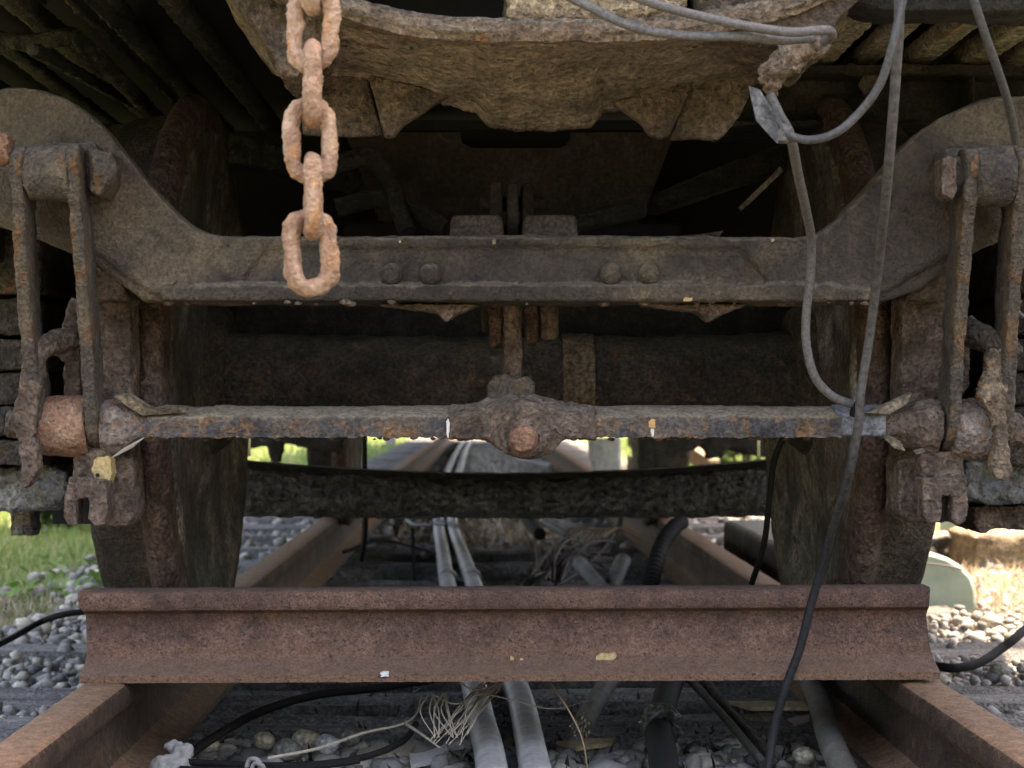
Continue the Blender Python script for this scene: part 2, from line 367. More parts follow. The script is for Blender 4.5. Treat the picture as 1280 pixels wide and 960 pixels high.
# pebbles of the ballast: one mass of stones
def pebbles(name, n, region, rad, sub=1, avoid=None, zr=(-.03, .0), kind='stuff', mat='pebble'):
    bm = bmesh.new(); bmesh.ops.create_icosphere(bm, subdivisions=sub, radius=1)
    base = np.array([v.co[:] for v in bm.verts]); fc = np.array([[v.index for v in f.verts] for f in bm.faces]); bm.free()
    var = []
    for k in range(14):
        o3 = Vector((k * 7.1, k * 3.3, 0))
        dsp = np.array([1 + .42 * noise.noise(Vector(b) * 1.1 + o3) + .16 * noise.noise(Vector(b) * 2.6 + o3) for b in base])
        var.append(base * dsp[:, None])
    V = []; Fc = []; off = 0
    for _ in range(n):
        x, y = region()
        r_ = rad()
        sc_ = RNG.uniform(.7, 1.3, 3) * r_; sc_[2] *= .72
        b = var[RNG.integers(14)] * sc_
        a, t2 = RNG.uniform(0, 6.28), RNG.normal(0, .35)
        c_, s_ = math.cos(a), math.sin(a); Rz = np.array([[c_, -s_, 0], [s_, c_, 0], [0, 0, 1]])
        c_, s_ = math.cos(t2), math.sin(t2); Rx = np.array([[1, 0, 0], [0, c_, -s_], [0, s_, c_]])
        b = b @ (Rz @ Rx).T + np.array([x, y, RNG.uniform(*zr)])
        V.append(b); Fc.append(fc + off); off += len(base)
    V = np.concatenate(V); Fc = np.concatenate(Fc)
    me = bpy.data.meshes.new(name); me.vertices.add(len(V)); me.vertices.foreach_set('co', V.ravel())
    me.loops.add(Fc.size); me.loops.foreach_set('vertex_index', Fc.ravel())
    me.polygons.add(len(Fc)); me.polygons.foreach_set('loop_start', np.arange(0, Fc.size, 3)); me.polygons.foreach_set('loop_total', np.full(len(Fc), 3))
    me.polygons.foreach_set('use_smooth', [True] * len(Fc)); me.update(); me.materials.append(M[mat])
    o = bpy.data.objects.new(name, me); col.objects.link(o); o['kind'] = kind; return o
def between(x0, x1, y0, y1):
    def f():
        while True:
            x, y = RNG.uniform(x0, x1), RNG.uniform(y0, y1)
            if min(abs(x - XC + .566), abs(x - XC - .566)) < .045: continue
            if min(abs(y - s) for s in SL) < .10 and RNG.random() > .07 and abs(x) < 1.2: continue
            return x, y
    return f
lr = lambda a, b: (lambda: float(np.clip(RNG.lognormal(math.log(a), .32), a * .5, b)))
g1 = pebbles('gravel', 2300, between(-.46, .52, 2.2, 2.86), lr(.0135, .030), 2, zr=(-.055, -.012)); tag(g1, 'grey and tan pebbles between the rails in front of the laid rail', 'gravel')
g2 = pebbles('gravel', 6500, between(.66, 2.0, 2.6, 5.0), lr(.0115, .026), 1, zr=(-.05, .0)); tag(g2, 'pale sunlit pebbles beside the right-hand track rail', 'gravel')
_l = between(-2.0, -.58, 2.6, 4.9)
def bank():
    while True:
        x, y = _l()
        if y < 4.05 + .25 * noise.noise(Vector((x * 3, 0, 0))) or x > -1.12 or RNG.random() < .02: return x, y
g3 = pebbles('gravel', 6000, bank, lr(.012, .027), 1, zr=(-.05, .0)); tag(g3, 'grey pebbles beside the left-hand track rail before the grass', 'gravel')
_b = between(-1.4, 1.9, 4.9, 12)
def outer():
    while True:
        x, y = _b()
        if abs(x - XC) > .5 or y > 6.3: return x, y
g4 = pebbles('gravel', 4600, outer, lr(.02, .04), 1, zr=(-.06, -.01)); tag(g4, 'dusty pebbles further along the track under the carriage', 'gravel')
g5 = pebbles('gravel', 1500, between(-1.4, 1.6, -.5, 2.4), lr(.018, .04), 1, zr=(-.06, -.01)); tag(g5, 'pebbles between and beside the rails on the near side', 'gravel')

# ------------------------------------------------------------------ grass and plants
def blades(name, n, region, h, wdt, mat, lean=.5, z=GZ, curl=0):
    V = []; Fc = []
    for _ in range(n):
        x, y = region(); hh = h * RNG.uniform(.5, 1.3); a = RNG.uniform(0, 6.28); l = RNG.uniform(.1, 1) * lean; a2 = RNG.uniform(0, 6.28)
        dx, dy = math.cos(a) * wdt / 2, math.sin(a) * wdt / 2; lx, ly = math.cos(a2) * l * hh, math.sin(a2) * l * hh
        o = len(V); zc = hh * (1 - .5 * l)
        V += [(x - dx, y - dy, z), (x + dx, y + dy, z), (x - dx * .8 + lx * .35, y - dy * .8 + ly * .35, z + zc * .55), (x + dx * .8 + lx * .35, y + dy * .8 + ly * .35, z + zc * .55),
              (x + lx, y + ly, z + zc * (1 - curl))]
        Fc += [(o, o + 1, o + 3, o + 2), (o + 2, o + 3, o + 4)]
    me = bpy.data.meshes.new(name); me.from_pydata(V, [], Fc); me.materials.append(M[mat])
    o = bpy.data.objects.new(name, me); col.objects.link(o); o['kind'] = 'stuff'; return o
def rect(x0, x1, y0, y1): return lambda: (RNG.uniform(x0, x1), RNG.uniform(y0, y1))
tag(blades('grass', 26000, rect(-4.2, -1.14, 4.1, 10.5), .07, .006, 'grass', .8), 'short green and yellow grass on the bank left of the track', 'grass')
tag(blades('grass', 16000, rect(-5.5, -.98, 10.5, 32), .10, .016, 'grass', .8), 'green grass in the distance left of the track', 'grass')
tag(blades('grass', 9000, rect(1.5, 5, 6, 30), .12, .018, 'grass', .8), 'green grass in the distance right of the track', 'grass')
tag(blades('dry_grass', 6500, rect(1.28, 2.3, 4.45, 5.6), .06, .003, 'dry_grass', 1.9, z=-.012), 'tangled straw coloured dry grass in the sun beside the timber block', 'grass')
tag(blades('dry_grass', 1300, rect(-1.5, -1.05, 3.1, 5.0), .06, .003, 'dry_grass', 1.6, z=-.03), 'thin dry grass over the stones at the ends of the left sleepers', 'grass')

def leaves(mb, c, n, spread, size, up=.3):
    for _ in range(n):
        v = RNG.normal(0, 1, 3) * np.array(spread); p = Vector(c) + Vector(v)
        a, t = RNG.uniform(0, 6.28), RNG.uniform(-.6, .9); s_ = size * RNG.uniform(.6, 1.3)
        d1 = Vector((math.cos(a) * math.cos(t), math.sin(a) * math.cos(t), math.sin(t))); d2 = Vector((-math.sin(a), math.cos(a), RNG.uniform(-.5, .5))).normalized()
        n3 = d1.cross(d2) * .15 * s_
        mb.add([p, p + d1 * s_ * .5 + d2 * s_ * .32 + n3, p + d1 * s_, p + d1 * s_ * .5 - d2 * s_ * .32 + n3], [(0, 1, 2, 3)])
wd = [(-1.35, 5.05, 'low broad-leaved green weed by the end of the black cable'), (-1.22, 5.5, 'bright green weed close behind the left wheel'), (-1.55, 5.2, 'green weed with a yellow leaf at the edge of the grass'), (-1.3, 5.9, 'small green weed further back in the grass')]
for x, y, lb in wd:
    t = thing('weed_plant', lb, 'plant', (x, y, GZ), 'weeds at the edge of the left grass')
    m_ = MB(); leaves(m_, (x, y, GZ + .045), 60, (.13, .10, .022), .045); build(m_, 'leaves', 'weed', t, ang=None)
    m_ = MB()
    for k in range(9):
        a = random.uniform(0, 6.28); m_.tube([(x, y, GZ), (x + math.cos(a) * .09, y + math.sin(a) * .09, GZ + .06)], .0015, 5, 2)
    build(m_, 'stem', 'weed', t)
def shrub(x, y, h, lb, n=900, leaf=.07):
    t = thing('shrub', lb, 'shrub', (x, y, GZ), 'shrubs beyond the grass')
    m_ = MB()
    for k in range(14): leaves(m_, (x + RNG.normal(0, h * .3), y + RNG.normal(0, h * .25), GZ + h * RNG.uniform(.2, .85)), n // 14, (h * .14,) * 3, leaf)
    build(m_, 'foliage', 'foliage', t, ang=None)
    m_ = MB()
    for k in range(5):
        a = random.uniform(0, 6.28); m_.tube([(x, y, GZ), (x + math.cos(a) * h * .15, y + math.sin(a) * h * .15, GZ + h * .4), (x + math.cos(a) * h * .35, y + math.sin(a) * h * .3, GZ + h * .8)], [.015, .004], 6, 3)
    build(m_, 'stem', 'bark', t)
shrub(-1.98, 8.3, .42, 'low leafy green shrub seen under the left axle box', 1200, .06)
shrub(-4.8, 16, 1.6, 'rounded green shrub in the distance left of the track', 1500, .12)
shrub(3.2, 19, 1.8, 'rounded green shrub in the distance right of the track', 1800, .12)
shrub(1.9, 13.0, .8, 'bright leafy shrub behind the leaning posts', 1200, .08)

# tree beside the track: its crown shades the near side
def tree(x, y, h, cr, lb, nl=5200, leaf=.16):
    t = thing('tree', lb, 'tree', (x, y, GZ), 'trees beside the line')
    m_ = MB(); m_.tube([(x, y, GZ - .1), (x + .1, y, h * .3), (x - .05, y + .1, h * .6), (x, y, h * .9)], [.2, .15, .1, .03], 12, 5)
    pts = []
    for k in range(16):
        a = k * 2.4; z0 = h * (.38 + .03 * k); l = cr * random.uniform(.6, 1)
        e = Vector((x + math.cos(a) * l, y + math.sin(a) * l, z0 + h * .16)); pts.append(e)
        m_.tube([(x, y, z0), Vector((x, y, z0)).lerp(e, .5) + Vector((0, 0, .15)), e], [.06, .015], 7, 3)
    build(m_, 'trunk', 'bark', t)
    m_ = MB()
    for k in range(60):
        e = random.choice(pts); c = e + Vector(RNG.normal(0, cr * .28, 3)); c.z = max(c.z, h * .4)
        leaves(m_, c, nl // 60, (cr * .16,) * 3, leaf)
    build(m_, 'crown', 'foliage', t, ang=None)
tree(3.2, 2.3, 5.6, 1.6, 'leafy tree standing right of the track near the end of the carriage')

def shade_hedge(a, b, h, lb):  # unseen hedges, added to block low sky light and darken the deep parts
    a, b = Vector(a), Vector(b); t = thing('shade_hedge', lb, 'shade_hedge', (*((a + b) / 2)[:2], GZ), 'added hedges blocking low sky light')
    m_ = MB(); k = int((b - a).length / .45)
    for i in range(k):
        p = a.lerp(b, (i + .5) / k)
        for j in range(int(h / .5)): leaves(m_, (p.x, p.y, GZ + .25 + j * .5), 26, (.26, .26, .22), .30)
    build(m_, 'foliage', 'foliage', t, ang=None)
    m_ = MB()
    for i in range(k): p = a.lerp(b, (i + .5) / k); m_.tube([(p.x, p.y, GZ - .05), (p.x + .05, p.y, h * .4), (p.x, p.y + .05, h * .85)], [.04, .01], 6, 2)
    build(m_, 'stem', 'bark', t)['kind'] = 'stuff'
shade_hedge((-7, -7, 0), (7, -7, 0), 3.6, 'tall leafy screen added behind the camera to block low sky light')
shade_hedge((-8, -6, 0), (-8, 24, 0), 2.6, 'long leafy screen added out of view on the left to cut side light')
shade_hedge((7.5, -6, 0), (7.5, 24, 0), 2.6, 'long leafy screen added out of view on the right to cut side light')

# ------------------------------------------------------------------ the rail laid across the track
lay = thing('laid_rail', 'short rusty rail lying crosswise on the track against both wheels', 'rail', (XC, 2.48, RH))
xl, xr = P(104, 0, 2.452).x, P(1163, 0, 2.452).x
m_ = MB(); rs = []; RP2 = rail_prof(.1235, .0565, .030, .029); NX = 240
for i in range(NX + 1):
    u = i / NX; x = xl + (xr - xl) * u
    ring = []
    for yy, z in RP2:
        e = 0
        if i == 0: e = .004 * noise.noise(Vector((yy * 60, z * 60, 1))) + (.006 if z > .1 else 0) * -1
        if i == NX: e = .006 * noise.noise(Vector((yy * 60, z * 60, 5))) + (.006 if z < .03 else 0)
        ring.append(Vector((x + e, 2.480 - yy, RH + .0015 + z + .0055 * (u - .25))))
    rs.append(ring)
m_.rings(rs); build(m_, 'rail_body', 'rail_rust', lay, disp=[(.02, .0016), (.005, .0012)])
def patch(px, py, wpx, hpx, Y, mat, parent, name='paint_patch', dy=.004, seed=0, n=14, label=None, pw=.6):
    rr = random.Random(seed); c = P(px, py, Y); k = Y / F; a = []
    n = 30
    for i in range(n):
        t_ = 2 * math.pi * i / n; q = .9 + .5 * noise.noise(Vector((math.cos(t_) * 1.6, math.sin(t_) * 1.6, seed * 5.3))) + rr.uniform(-.06, .06)
        sx_ = math.copysign(abs(math.cos(t_)) ** pw, math.cos(t_)); sz_ = math.copysign(abs(math.sin(t_)) ** pw, math.sin(t_))
        a.append(Vector((c.x + sx_ * wpx * k / 2 * q, Y, c.z + sz_ * hpx * k / 2 * q)))
    m2 = MB(); m2.prism(a, [p + Vector((0, dy, 0)) for p in a]); return build(m2, name, mat, parent, label=label)
patch(757, 823, 27, 15, 2.459, 'paint_cream', lay, dy=.012, seed=2, label='cream rectangular paint patch on the foot of the rail')
patch(640, 824, 5, 8, 2.459, 'paint_cream', lay, dy=.012, seed=3); patch(652, 825, 5, 4, 2.459, 'paint_cream', lay, dy=.012, seed=4)
patch(481, 843, 12, 6, 2.4205, 'paint_white', lay, dy=.01, seed=5, label='small white splash near the edge of the rail foot')

# ------------------------------------------------------------------ wheelsets
WP = [(.0, .36), (.0, .44), (.003, .452), (.010, .459), (.020, .461), (.030, .455), (.037, .443), (.042, .434), (.050, .4315), (.110, .423), (.121, .419), (.125, .412),
      (.125, .355), (.115, .345), (.085, .335), (.078, .30), (.074, .18), (.10, .115), (.15, .105), (.155, .095), (.155, .07), (-.03, .07), (-.035, .10), (-.03, .11), (.035, .16), (.045, .25), (.048, .335), (.03, .348)]
def wheelset(yc, lb):
    z = RH + .43; t = thing('wheelset', lb, 'wheelset', (XC, yc, RH), 'wheelsets under the carriage')
    for s_ in (-1, 1):
        x0 = XC + s_ * .495
        wp = [(d_, r_) for d_, r_ in WP]
        m2 = MB(); m2.lathe(wp, (x0, yc, z), 180, s_); w_ = build(m2, 'wheel', 'wheel', t, disp=[(.03, .004), (.008, .002)], ang=60)
        fl = [(-.0015, .30), (-.0015, .44), (.002, .4535), (.010, .4605), (.020, .4625), (.030, .4565), (.0375, .4445), (.0425, .4355), (.043, .4325), (.03, .43), (.01, .30)]
        m2 = MB(); m2.lathe([(-.003, .385), (-.0025, .445), (.002, .455), (.010, .463), (.021, .465), (.031, .459), (.0385, .447), (.0435, .4365), (.038, .428), (.01, .40)], (x0, yc, z), 200, s_)
        build(m2, 'flange', 'flange', w_, disp=[(.015, .004), (.005, .002)], ang=60)
        m2 = MB(); m2.lathe([(-.004, .13), (.006, .22), (.006, .33), (-.005, .37), (-.006, .405), (.0, .41), (.03, .40), (.03, .13)], (x0, yc, z), 140, s_)
        build(m2, 'rim_face', 'wheel_mud', w_, disp=[(.05, .008), (.012, .003)], ang=60)
    m2 = MB(); m2.tube([(XC - .54, yc, z), (XC - .2, yc, z), (XC + .2, yc, z), (XC + .54, yc, z)], [.075, .068, .066, .068, .075], 40, 40)
    ax_ = build(m2, 'axle', 'axle', t, disp=[(.05, .012), (.012, .005)], ang=60)
    if yc < 4:
        m2 = MB(); m2.tube([P(702, 0, yc).xy.to_3d() + Vector((0, 0, z)), P(741, 0, yc).xy.to_3d() + Vector((0, 0, z))], .0715, 40, 8); build(m2, 'worn_collar', 'rust_tan', ax_, disp=[(.012, .005), (.005, .002)], label='narrow speckled tan patch right of the middle')
    m2 = MB(); m2.tube([(XC - .95, yc, z), (XC + .95, yc, z)], .055, 24, 3); build(m2, 'axle_journal', 'dark_steel', t)
    return t
wheelset(2.93, 'rusty wheelset whose wheels stand against the laid rail'); wheelset(6.05, 'dark wheelset further back under the carriage')
ax = P(722, 480, 2.86)
# ------------------------------------------------------------------ bogie frame
bog = thing('bogie_frame', 'rusty black bogie frame with goosenecked end beam across the picture', 'bogie frame', (XC, 2.35, .55))
YB = 2.29
top = [(-60, 150), (-30, 127), (0, 115), (25, 110), (55, 113), (82, 122), (110, 140), (138, 168), (165, 203), (190, 234), (214, 260), (236, 280), (262, 293), (300, 297)]
topr = [(1000, 297), (1025, 290), (1045, 276), (1070, 250), (1098, 217), (1125, 185), (1150, 163), (1180, 143), (1215, 128), (1250, 121), (1290, 119), (1345, 130)]
botr = [(1345, 262), (1280, 287), (1230, 308), (1185, 335), (1152, 362), (1105, 378)]
botl = [(180, 377), (155, 358), (122, 332), (88, 315), (40, 297), (0, 284), (-60, 268)]
m_ = MB(); m_.slab(top + topr + botr + botl, YB + .006, YB + .055)
# thicker side swells
m_.slab([(-60, 160), (0, 125), (40, 122), (80, 134), (128, 176), (178, 240), (225, 290), (330, 312), (300, 350), (190, 368), (130, 322), (40, 285), (-60, 258)], YB - .003, YB + .09)
m_.slab([(1345, 140), (1290, 130), (1215, 140), (1150, 176), (1085, 255), (1040, 296), (930, 314), (960, 350), (1100, 368), (1180, 322), (1280, 275), (1345, 252)], YB - .003, YB + .09)
# lips along the upper and lower edges
pth = [(-60, 158), (-10, 124), (30, 118), (75, 128), (110, 150), (138, 178), (190, 243), (232, 285), (265, 300), (320, 303), (450, 303), (640, 302), (850, 303), (1000, 304), (1032, 296), (1076, 256), (1130, 190), (1185, 151), (1250, 129), (1345, 138)]
m_.tube([P(x, y, YB + .004) for x, y in pth], [.0075] * 3 + [.0065], 12, 7)
m_.tube([P(x, y, YB + .03) for x, y in pth], .0085, 12, 7)
m_.tube([P(x, y, YB + .06) for x, y in pth], .0085, 12, 7)
m_.slab([(200, 358), (300, 355), (1000, 355), (1090, 360), (1090, 377), (200, 376)], YB - .014, YB + .1)
m_.slab([(260, 297), (1030, 297), (1030, 309), (260, 309)], YB + .004, YB + .1)
eb = build(m_, 'end_beam', 'beam', bog, vox=.0034, soft=11, disp=[(.08, .005), (.02, .0016), (.006, .0012)])
for px in (490, 538, 763, 812):
    m2 = MB(); m2.ball(P(px, 343, YB + .003), .0148, 3, (1, .8, 1)); build(m2, 'rivet', 'beam', eb, disp=[(.01, .002)])
for k, (px, py, a_, b_) in enumerate([(618, 302, 5, 7), (966, 300, 5, 4), (897, 366, 8, 5), (860, 374, 12, 6), (563, 366, 5, 3), (500, 302, 3, 3), (215, 352, 8, 6)]):
    patch(px, py, a_, b_, YB - (.016 if py > 350 else .006), 'paint_cream' if k % 2 else 'flake_rust', eb, 'chip', .012, k)
m_ = MB()
for i in range(42):      # crumbs of scale hanging from the lower edge
    px = random.uniform(195, 1090); q = random.uniform(1.2, 4.5) if i % 6 else 6; m_.ball(P(px, 378 + random.uniform(-1, 2), YB + random.uniform(-.012, .02)), q * .001, 1, (1.6, 1, .8))
build(m_, 'scale_crumbs', 'crust', eb, vox=.002, disp=[(.004, .002)])['kind'] = 'stuff'
for px in ((545, 572), (875, 905)):
    m2 = MB(); m2.slab([(px[0] - 80, 380), (px[1] + 30, 380), (px[1], 392), (px[0] + 12, 402), (px[0], 390)], YB + .02, YB + .06); build(m2, 'flake', 'crust', eb, vox=.0025, disp=[(.01, .004)])
# side frames going back, bolster and centre parts
for s_, (x0, x1) in ((-1, (-.86, -.70)), (1, (.79, .95))):
    m2 = MB(); m2.box((x0, 2.36, .73), (x1, 6.7, .84)); m2.box((x0 - .05, 2.36, .84), (x1 + .05, 6.7, .86)); build(m2, 'side_frame', 'dark_steel', bog, vox=.012, disp=[(.03, .006)])
m2 = MB()   # bolster front plate with an oblong hole
def bolster():
    Yb = 3.05; outer = [(425, 150), (850, 150), (795, 292), (480, 292)]; hole = [(575, 168), (578, 161), (590, 158), (700, 158), (712, 163), (714, 172), (708, 181), (700, 185), (592, 185), (578, 179)]
    yb2 = Yb + .03; bm = bmesh.new()
    vo = [bm.verts.new(P(x, y, Yb)) for x, y in outer]; vh = [bm.verts.new(P(x, y, Yb)) for x, y in hole]
    es = [bm.edges.new((vo[i], vo[(i + 1) % 4])) for i in range(4)] + [bm.edges.new((vh[i], vh[(i + 1) % 10])) for i in range(10)]
    bmesh.ops.triangle_fill(bm, edges=es, use_beauty=True)
    r_ = bmesh.ops.extrude_face_region(bm, geom=list(bm.faces)); bmesh.ops.translate(bm, verts=[v for v in r_['geom'] if isinstance(v, bmesh.types.BMVert)], vec=(0, .02, 0))
    bm.verts.index_update(); m3 = MB(); m3.add([v.co.copy() for v in bm.verts], [tuple(v.index for v in f.verts) for f in bm.faces]); bm.free(); return m3
build(bolster(), 'bolster_plate', 'brown_plate', bog)
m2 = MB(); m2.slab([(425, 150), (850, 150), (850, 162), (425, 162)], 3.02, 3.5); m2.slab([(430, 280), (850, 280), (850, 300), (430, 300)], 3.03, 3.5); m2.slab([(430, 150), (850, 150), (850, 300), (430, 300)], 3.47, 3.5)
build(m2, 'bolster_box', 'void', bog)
m2 = MB(); m2.box((-.7, 3.1, .62), (.78, 3.6, .70)); m2.box((-.45, 3.3, .50), (.52, 3.6, .62)); build(m2, 'transom', 'dark_steel', bog, vox=.01, disp=[(.03, .006)])
for x0, x1 in ((562, 629), (653, 722)):
    m2 = MB(); m2.slab([(x0, 300), (x0 + 1, 276), (x0 + 5, 269), (x1 - 5, 268), (x1 - 1, 274), (x1 + 1, 300)], 2.55, 2.68); build(m2, 'stop_block', 'block', bog, bev=.004, disp=[(.02, .002)])
m2 = MB(); m2.slab([(612, 300), (613, 232), (618, 226), (628, 226), (630, 300)], 2.7, 2.82); m2.slab([(634, 300), (634, 228), (648, 228), (649, 300)], 2.66, 2.78); m2.slab([(652, 300), (652, 230), (663, 226), (667, 234), (667, 300)], 2.7, 2.82)
m2.slab([(590, 300), (595, 280), (690, 280), (692, 300)], 2.74, 2.9); m2.tube([P(600, 255, 2.76), P(680, 255, 2.76)], .012, 12, 2)
build(m2, 'centre_bracket', 'brown_plate', bog, bev=.003, disp=[(.01, .002)])
for a_, b_ in (((480, 250), (560, 285)), ((800, 262), (700, 283)), ((470, 200), (510, 290))):
    m2 = MB(); m2.tube([P(a_[0] - 60, a_[1] + 10, 2.9), P(*a_, 2.9), P(*b_, 2.85)], .016, 12, 6); build(m2, 'pipe', 'dark_steel', bog)
m2 = MB(); m2.tube([P(300, 590 - 17, 3.6), P(120, 585, 3.6)], .03, 10, 3)
# gear of the further axle, filling the space beside its wheels
for k, pts in enumerate(([(250, 500), (432, 500), (433, 540), (420, 566), (380, 560), (352, 552), (350, 578), (338, 578), (334, 556), (300, 562), (250, 580)],
                         [(250, 572), (330, 582), (400, 590), (400, 612), (250, 612)],
                         [(800, 500), (1000, 500), (1000, 580), (930, 566), (908, 560), (904, 572), (884, 574), (880, 558), (850, 566), (835, 590), (800, 588)],
                         [(842, 586), (900, 580), (1000, 572), (1000, 612), (842, 612)])):
    m2 = MB(); m2.slab(pts, 5.35 + .05 * (k % 2), 5.42 + .05 * (k % 2)); build(m2, 'brake_gear', 'dark_steel', bog, vox=.008, disp=[(.04, .014), (.012, .005)])
# bowed tie bar low between the wheels
YT = 3.46
m_ = MB(); nb = 60; rs = []
for i in range(nb + 1):
    u = i / nb; px = 255 + (1005 - 255) * u; tpy = 593 - 21 * abs(2 * u - 1) ** 1.9; bpy_ = 648 - 3 * abs(2 * u - 1) ** 2
    a = P(px, tpy + 3, YT); b = P(px, bpy_, YT)
    zz = lambda t_: a.z * (1 - t_) + b.z * t_
    rs.append([Vector((a.x, YT + .045, zz(0))), Vector((a.x, YT + .018, zz(.12))), Vector((a.x, YT + .002, zz(.34))), Vector((a.x, YT - .007, zz(.62))), Vector((a.x, YT - .004, zz(.86))), Vector((a.x, YT + .012, zz(1))), Vector((a.x, YT + .06, zz(1))), Vector((a.x, YT + .09, zz(0)))])
m_.rings(rs)
build(m_, 'tie_bar', 'tar', bog, vox=.0035, disp=[(.03, .007), (.012, .007), (.005, .0015)], label='bowed tarry black bar low between the wheels')
m_ = MB(); rs = []
for i in range(nb + 1):
    u = i / nb; px = 255 + (1005 - 255) * u; tpy = 593 - 21 * abs(2 * u - 1) ** 1.9
    a = P(px, tpy, YT); b = P(px, tpy + 7, YT)
    rs.append([Vector((a.x, YT + .022, a.z)), Vector((a.x, YT + .022, b.z)), Vector((a.x, YT + .09, b.z)), Vector((a.x, YT + .09, a.z))])
m_.rings(rs); build(m_, 'tie_bar_top_plate', 'dark_steel', bog, disp=[(.015, .004)])
for x_ in (300, 960):
    m2 = MB(); a = P(x_, 590, 3.5); m2.box((a.x - .02, 3.47, .42), (a.x + .02, 3.51, .74)); build(m2, 'tie_bar_bracket', 'tar', bog)

# pins, bosses
m_ = MB(); m_.tube([P(36, 216, 2.222), P(92, 216, 2.222)], [.034, .036], 36, 10); m_.tube([P(110, 213, 2.225), P(140, 213, 2.24)], [.026, .022], 24, 6)
m_.slab([(112, 186), (140, 190), (135, 225), (126, 245), (112, 240)], 2.215, 2.30); m_.slab([(40, 178), (120, 178), (120, 200), (40, 200)], 2.24, 2.30); m_.slab([(50, 190), (85, 190), (85, 240), (50, 240)], 2.23, 2.31)
build(m_, 'hanger_boss', 'hanger', bog, vox=.003, disp=[(.02, .004), (.006, .0025)], label='left boss carrying the hanger pin')
m_ = MB(); m_.tube([P(-12, 186, 2.2), P(14, 186, 2.2)], [.022, .022, .018], 20, 6); build(m_, 'pin_end', 'orange_crust', bog, vox=.003, disp=[(.01, .005)])
m_ = MB(); m_.tube([P(1214, 220, 2.222), P(1262, 220, 2.222)], [.037, .038], 36, 10); m_.tube([P(1178, 220, 2.225), P(1215, 218, 2.23)], [.024, .026], 24, 6)
m_.slab([(1180, 186), (1268, 180), (1268, 200), (1180, 205)], 2.24, 2.30); m_.slab([(1215, 190), (1262, 190), (1262, 245), (1215, 245)], 2.23, 2.31)
build(m_, 'hanger_boss', 'hanger', bog, vox=.003, disp=[(.02, .004), (.006, .0025)], label='right boss carrying the hanger pin')
m_ = MB(); m_.slab([(1176, 200), (1186, 193), (1196, 196), (1197, 238), (1190, 250), (1177, 243)], 2.195, 2.23); build(m_, 'pin_nut', 'crust', bog, vox=.0025, disp=[(.01, .003)])

# ------------------------------------------------------------------ brake hangers
def hanger(tp, bt, lb, mid=None, th=.0165, dep=.060):
    (tx, ty), (bx, by) = tp, bt
    t = thing('brake_hanger', lb, 'brake hanger', P(tx, ty, 2.22), 'brake hangers')
    a = P(tx, ty, 2.222); b = P(bx, by, 2.345); rs = []; nn = 40; ext = .03
    L_ = (b - a).length
    for i in range(nn + 1):
        u = i / nn; s_ = u * (L_ + 2 * ext) - ext; c = a.lerp(b, s_ / L_)
        if mid: c.x += mid * math.sin(math.pi * min(max(s_ / L_, 0), 1))
        e = 0
        if s_ < 0: e = -s_
        if s_ > L_: e = s_ - L_
        hd = dep / 2 * (1.15 if s_ < .05 or s_ > L_ - .05 else 1)
        hd = math.sqrt(max(hd * hd - (e * e) * (hd * hd) / (ext * ext) * .92, 1e-6)) if e > 0 else hd
        rs.append([c + Vector((-th / 2, -hd, 0)), c + Vector((th / 2, -hd, 0)), c + Vector((th / 2, hd, 0)), c + Vector((-th / 2, hd, 0))])
    m2 = MB(); m2.rings(rs); build(m2, 'link_bar', 'hanger', t, vox=.0027, disp=[(.04, .004), (.012, .0025), (.005, .0012)])
    return t
hanger((29, 214), (55, 535), 'leftmost brake hanger bar on the outer side of the left boss', -.006)
hanger((97, 212), (121, 535), 'left brake hanger bar with gouged orange edge in front of the brake head')
hanger((1207, 216), (1184, 538), 'dark grey brake hanger bar just right of the hanging cable')
hanger((1270, 214), (1250, 538), 'rightmost brake hanger bar, orange and grey, at the edge of the right boss')

# ------------------------------------------------------------------ brake beam
bb = thing('brake_beam', 'long flaking brake beam bar hung between the two wheels', 'brake beam', P(650, 548, 2.36))
def bar_ring(px, yt, yb, Yf=2.325, dep=.075):
    a = P(px, yt, Yf); b = P(px, yb, Yf)
    h = a.z - b.z
    return [Vector((a.x, Yf + .0025, a.z)), Vector((a.x, Yf, a.z - .003)), Vector((a.x, Yf - .001, a.z - h * .35)), Vector((a.x, Yf, a.z - h * .7)), Vector((b.x, Yf + .001, b.z)), Vector((b.x, Yf + .02, b.z + .001)), Vector((b.x, Yf + dep, b.z)),
            Vector((a.x, Yf + dep, a.z + .006)), Vector((a.x, Yf + dep * .8, a.z + .0135)), Vector((a.x, Yf + dep * .5, a.z + .0105)), Vector((a.x, Yf + dep * .22, a.z + .005))]
m_ = MB(); rs = []
for i in range(500):
    px = 183 + (1052 - 183) * i / 499; g_ = math.exp(-((px - 655) / 42) ** 2)
    yt = 520 - 17 * g_ + .8 * math.sin(px * .02) + (2 if px < 260 else 0); yb = 547 + 2.2 * noise.noise(Vector((px * .06, 0, 3))) + 1.6 * noise.noise(Vector((px * .2, 2, 3)))
    rs.append(bar_ring(px, yt, yb))
m_.rings(rs); bar = build(m_, 'beam_bar', 'brake_bar', bb, ang=50, disp=[(.03, .003), (.010, .0015), (.004, .0008)])
m_ = MB(); rs = []
for i in range(30):
    px = 560 + (745 - 560) * i / 29; g_ = math.exp(-((px - 652) / 48) ** 2)
    rs.append(bar_ring(px, 519 - 16 * g_, 549 + 3 * g_, 2.319, .05))
m_.rings(rs); m_.slab([(600, 545), (622, 508), (650, 498), (682, 508), (706, 545), (690, 566), (660, 574), (632, 566)], 2.31, 2.36)
build(m_, 'centre_fitting', 'crust', bb, vox=.0026, soft=6, disp=[(.02, .006), (.006, .003)])
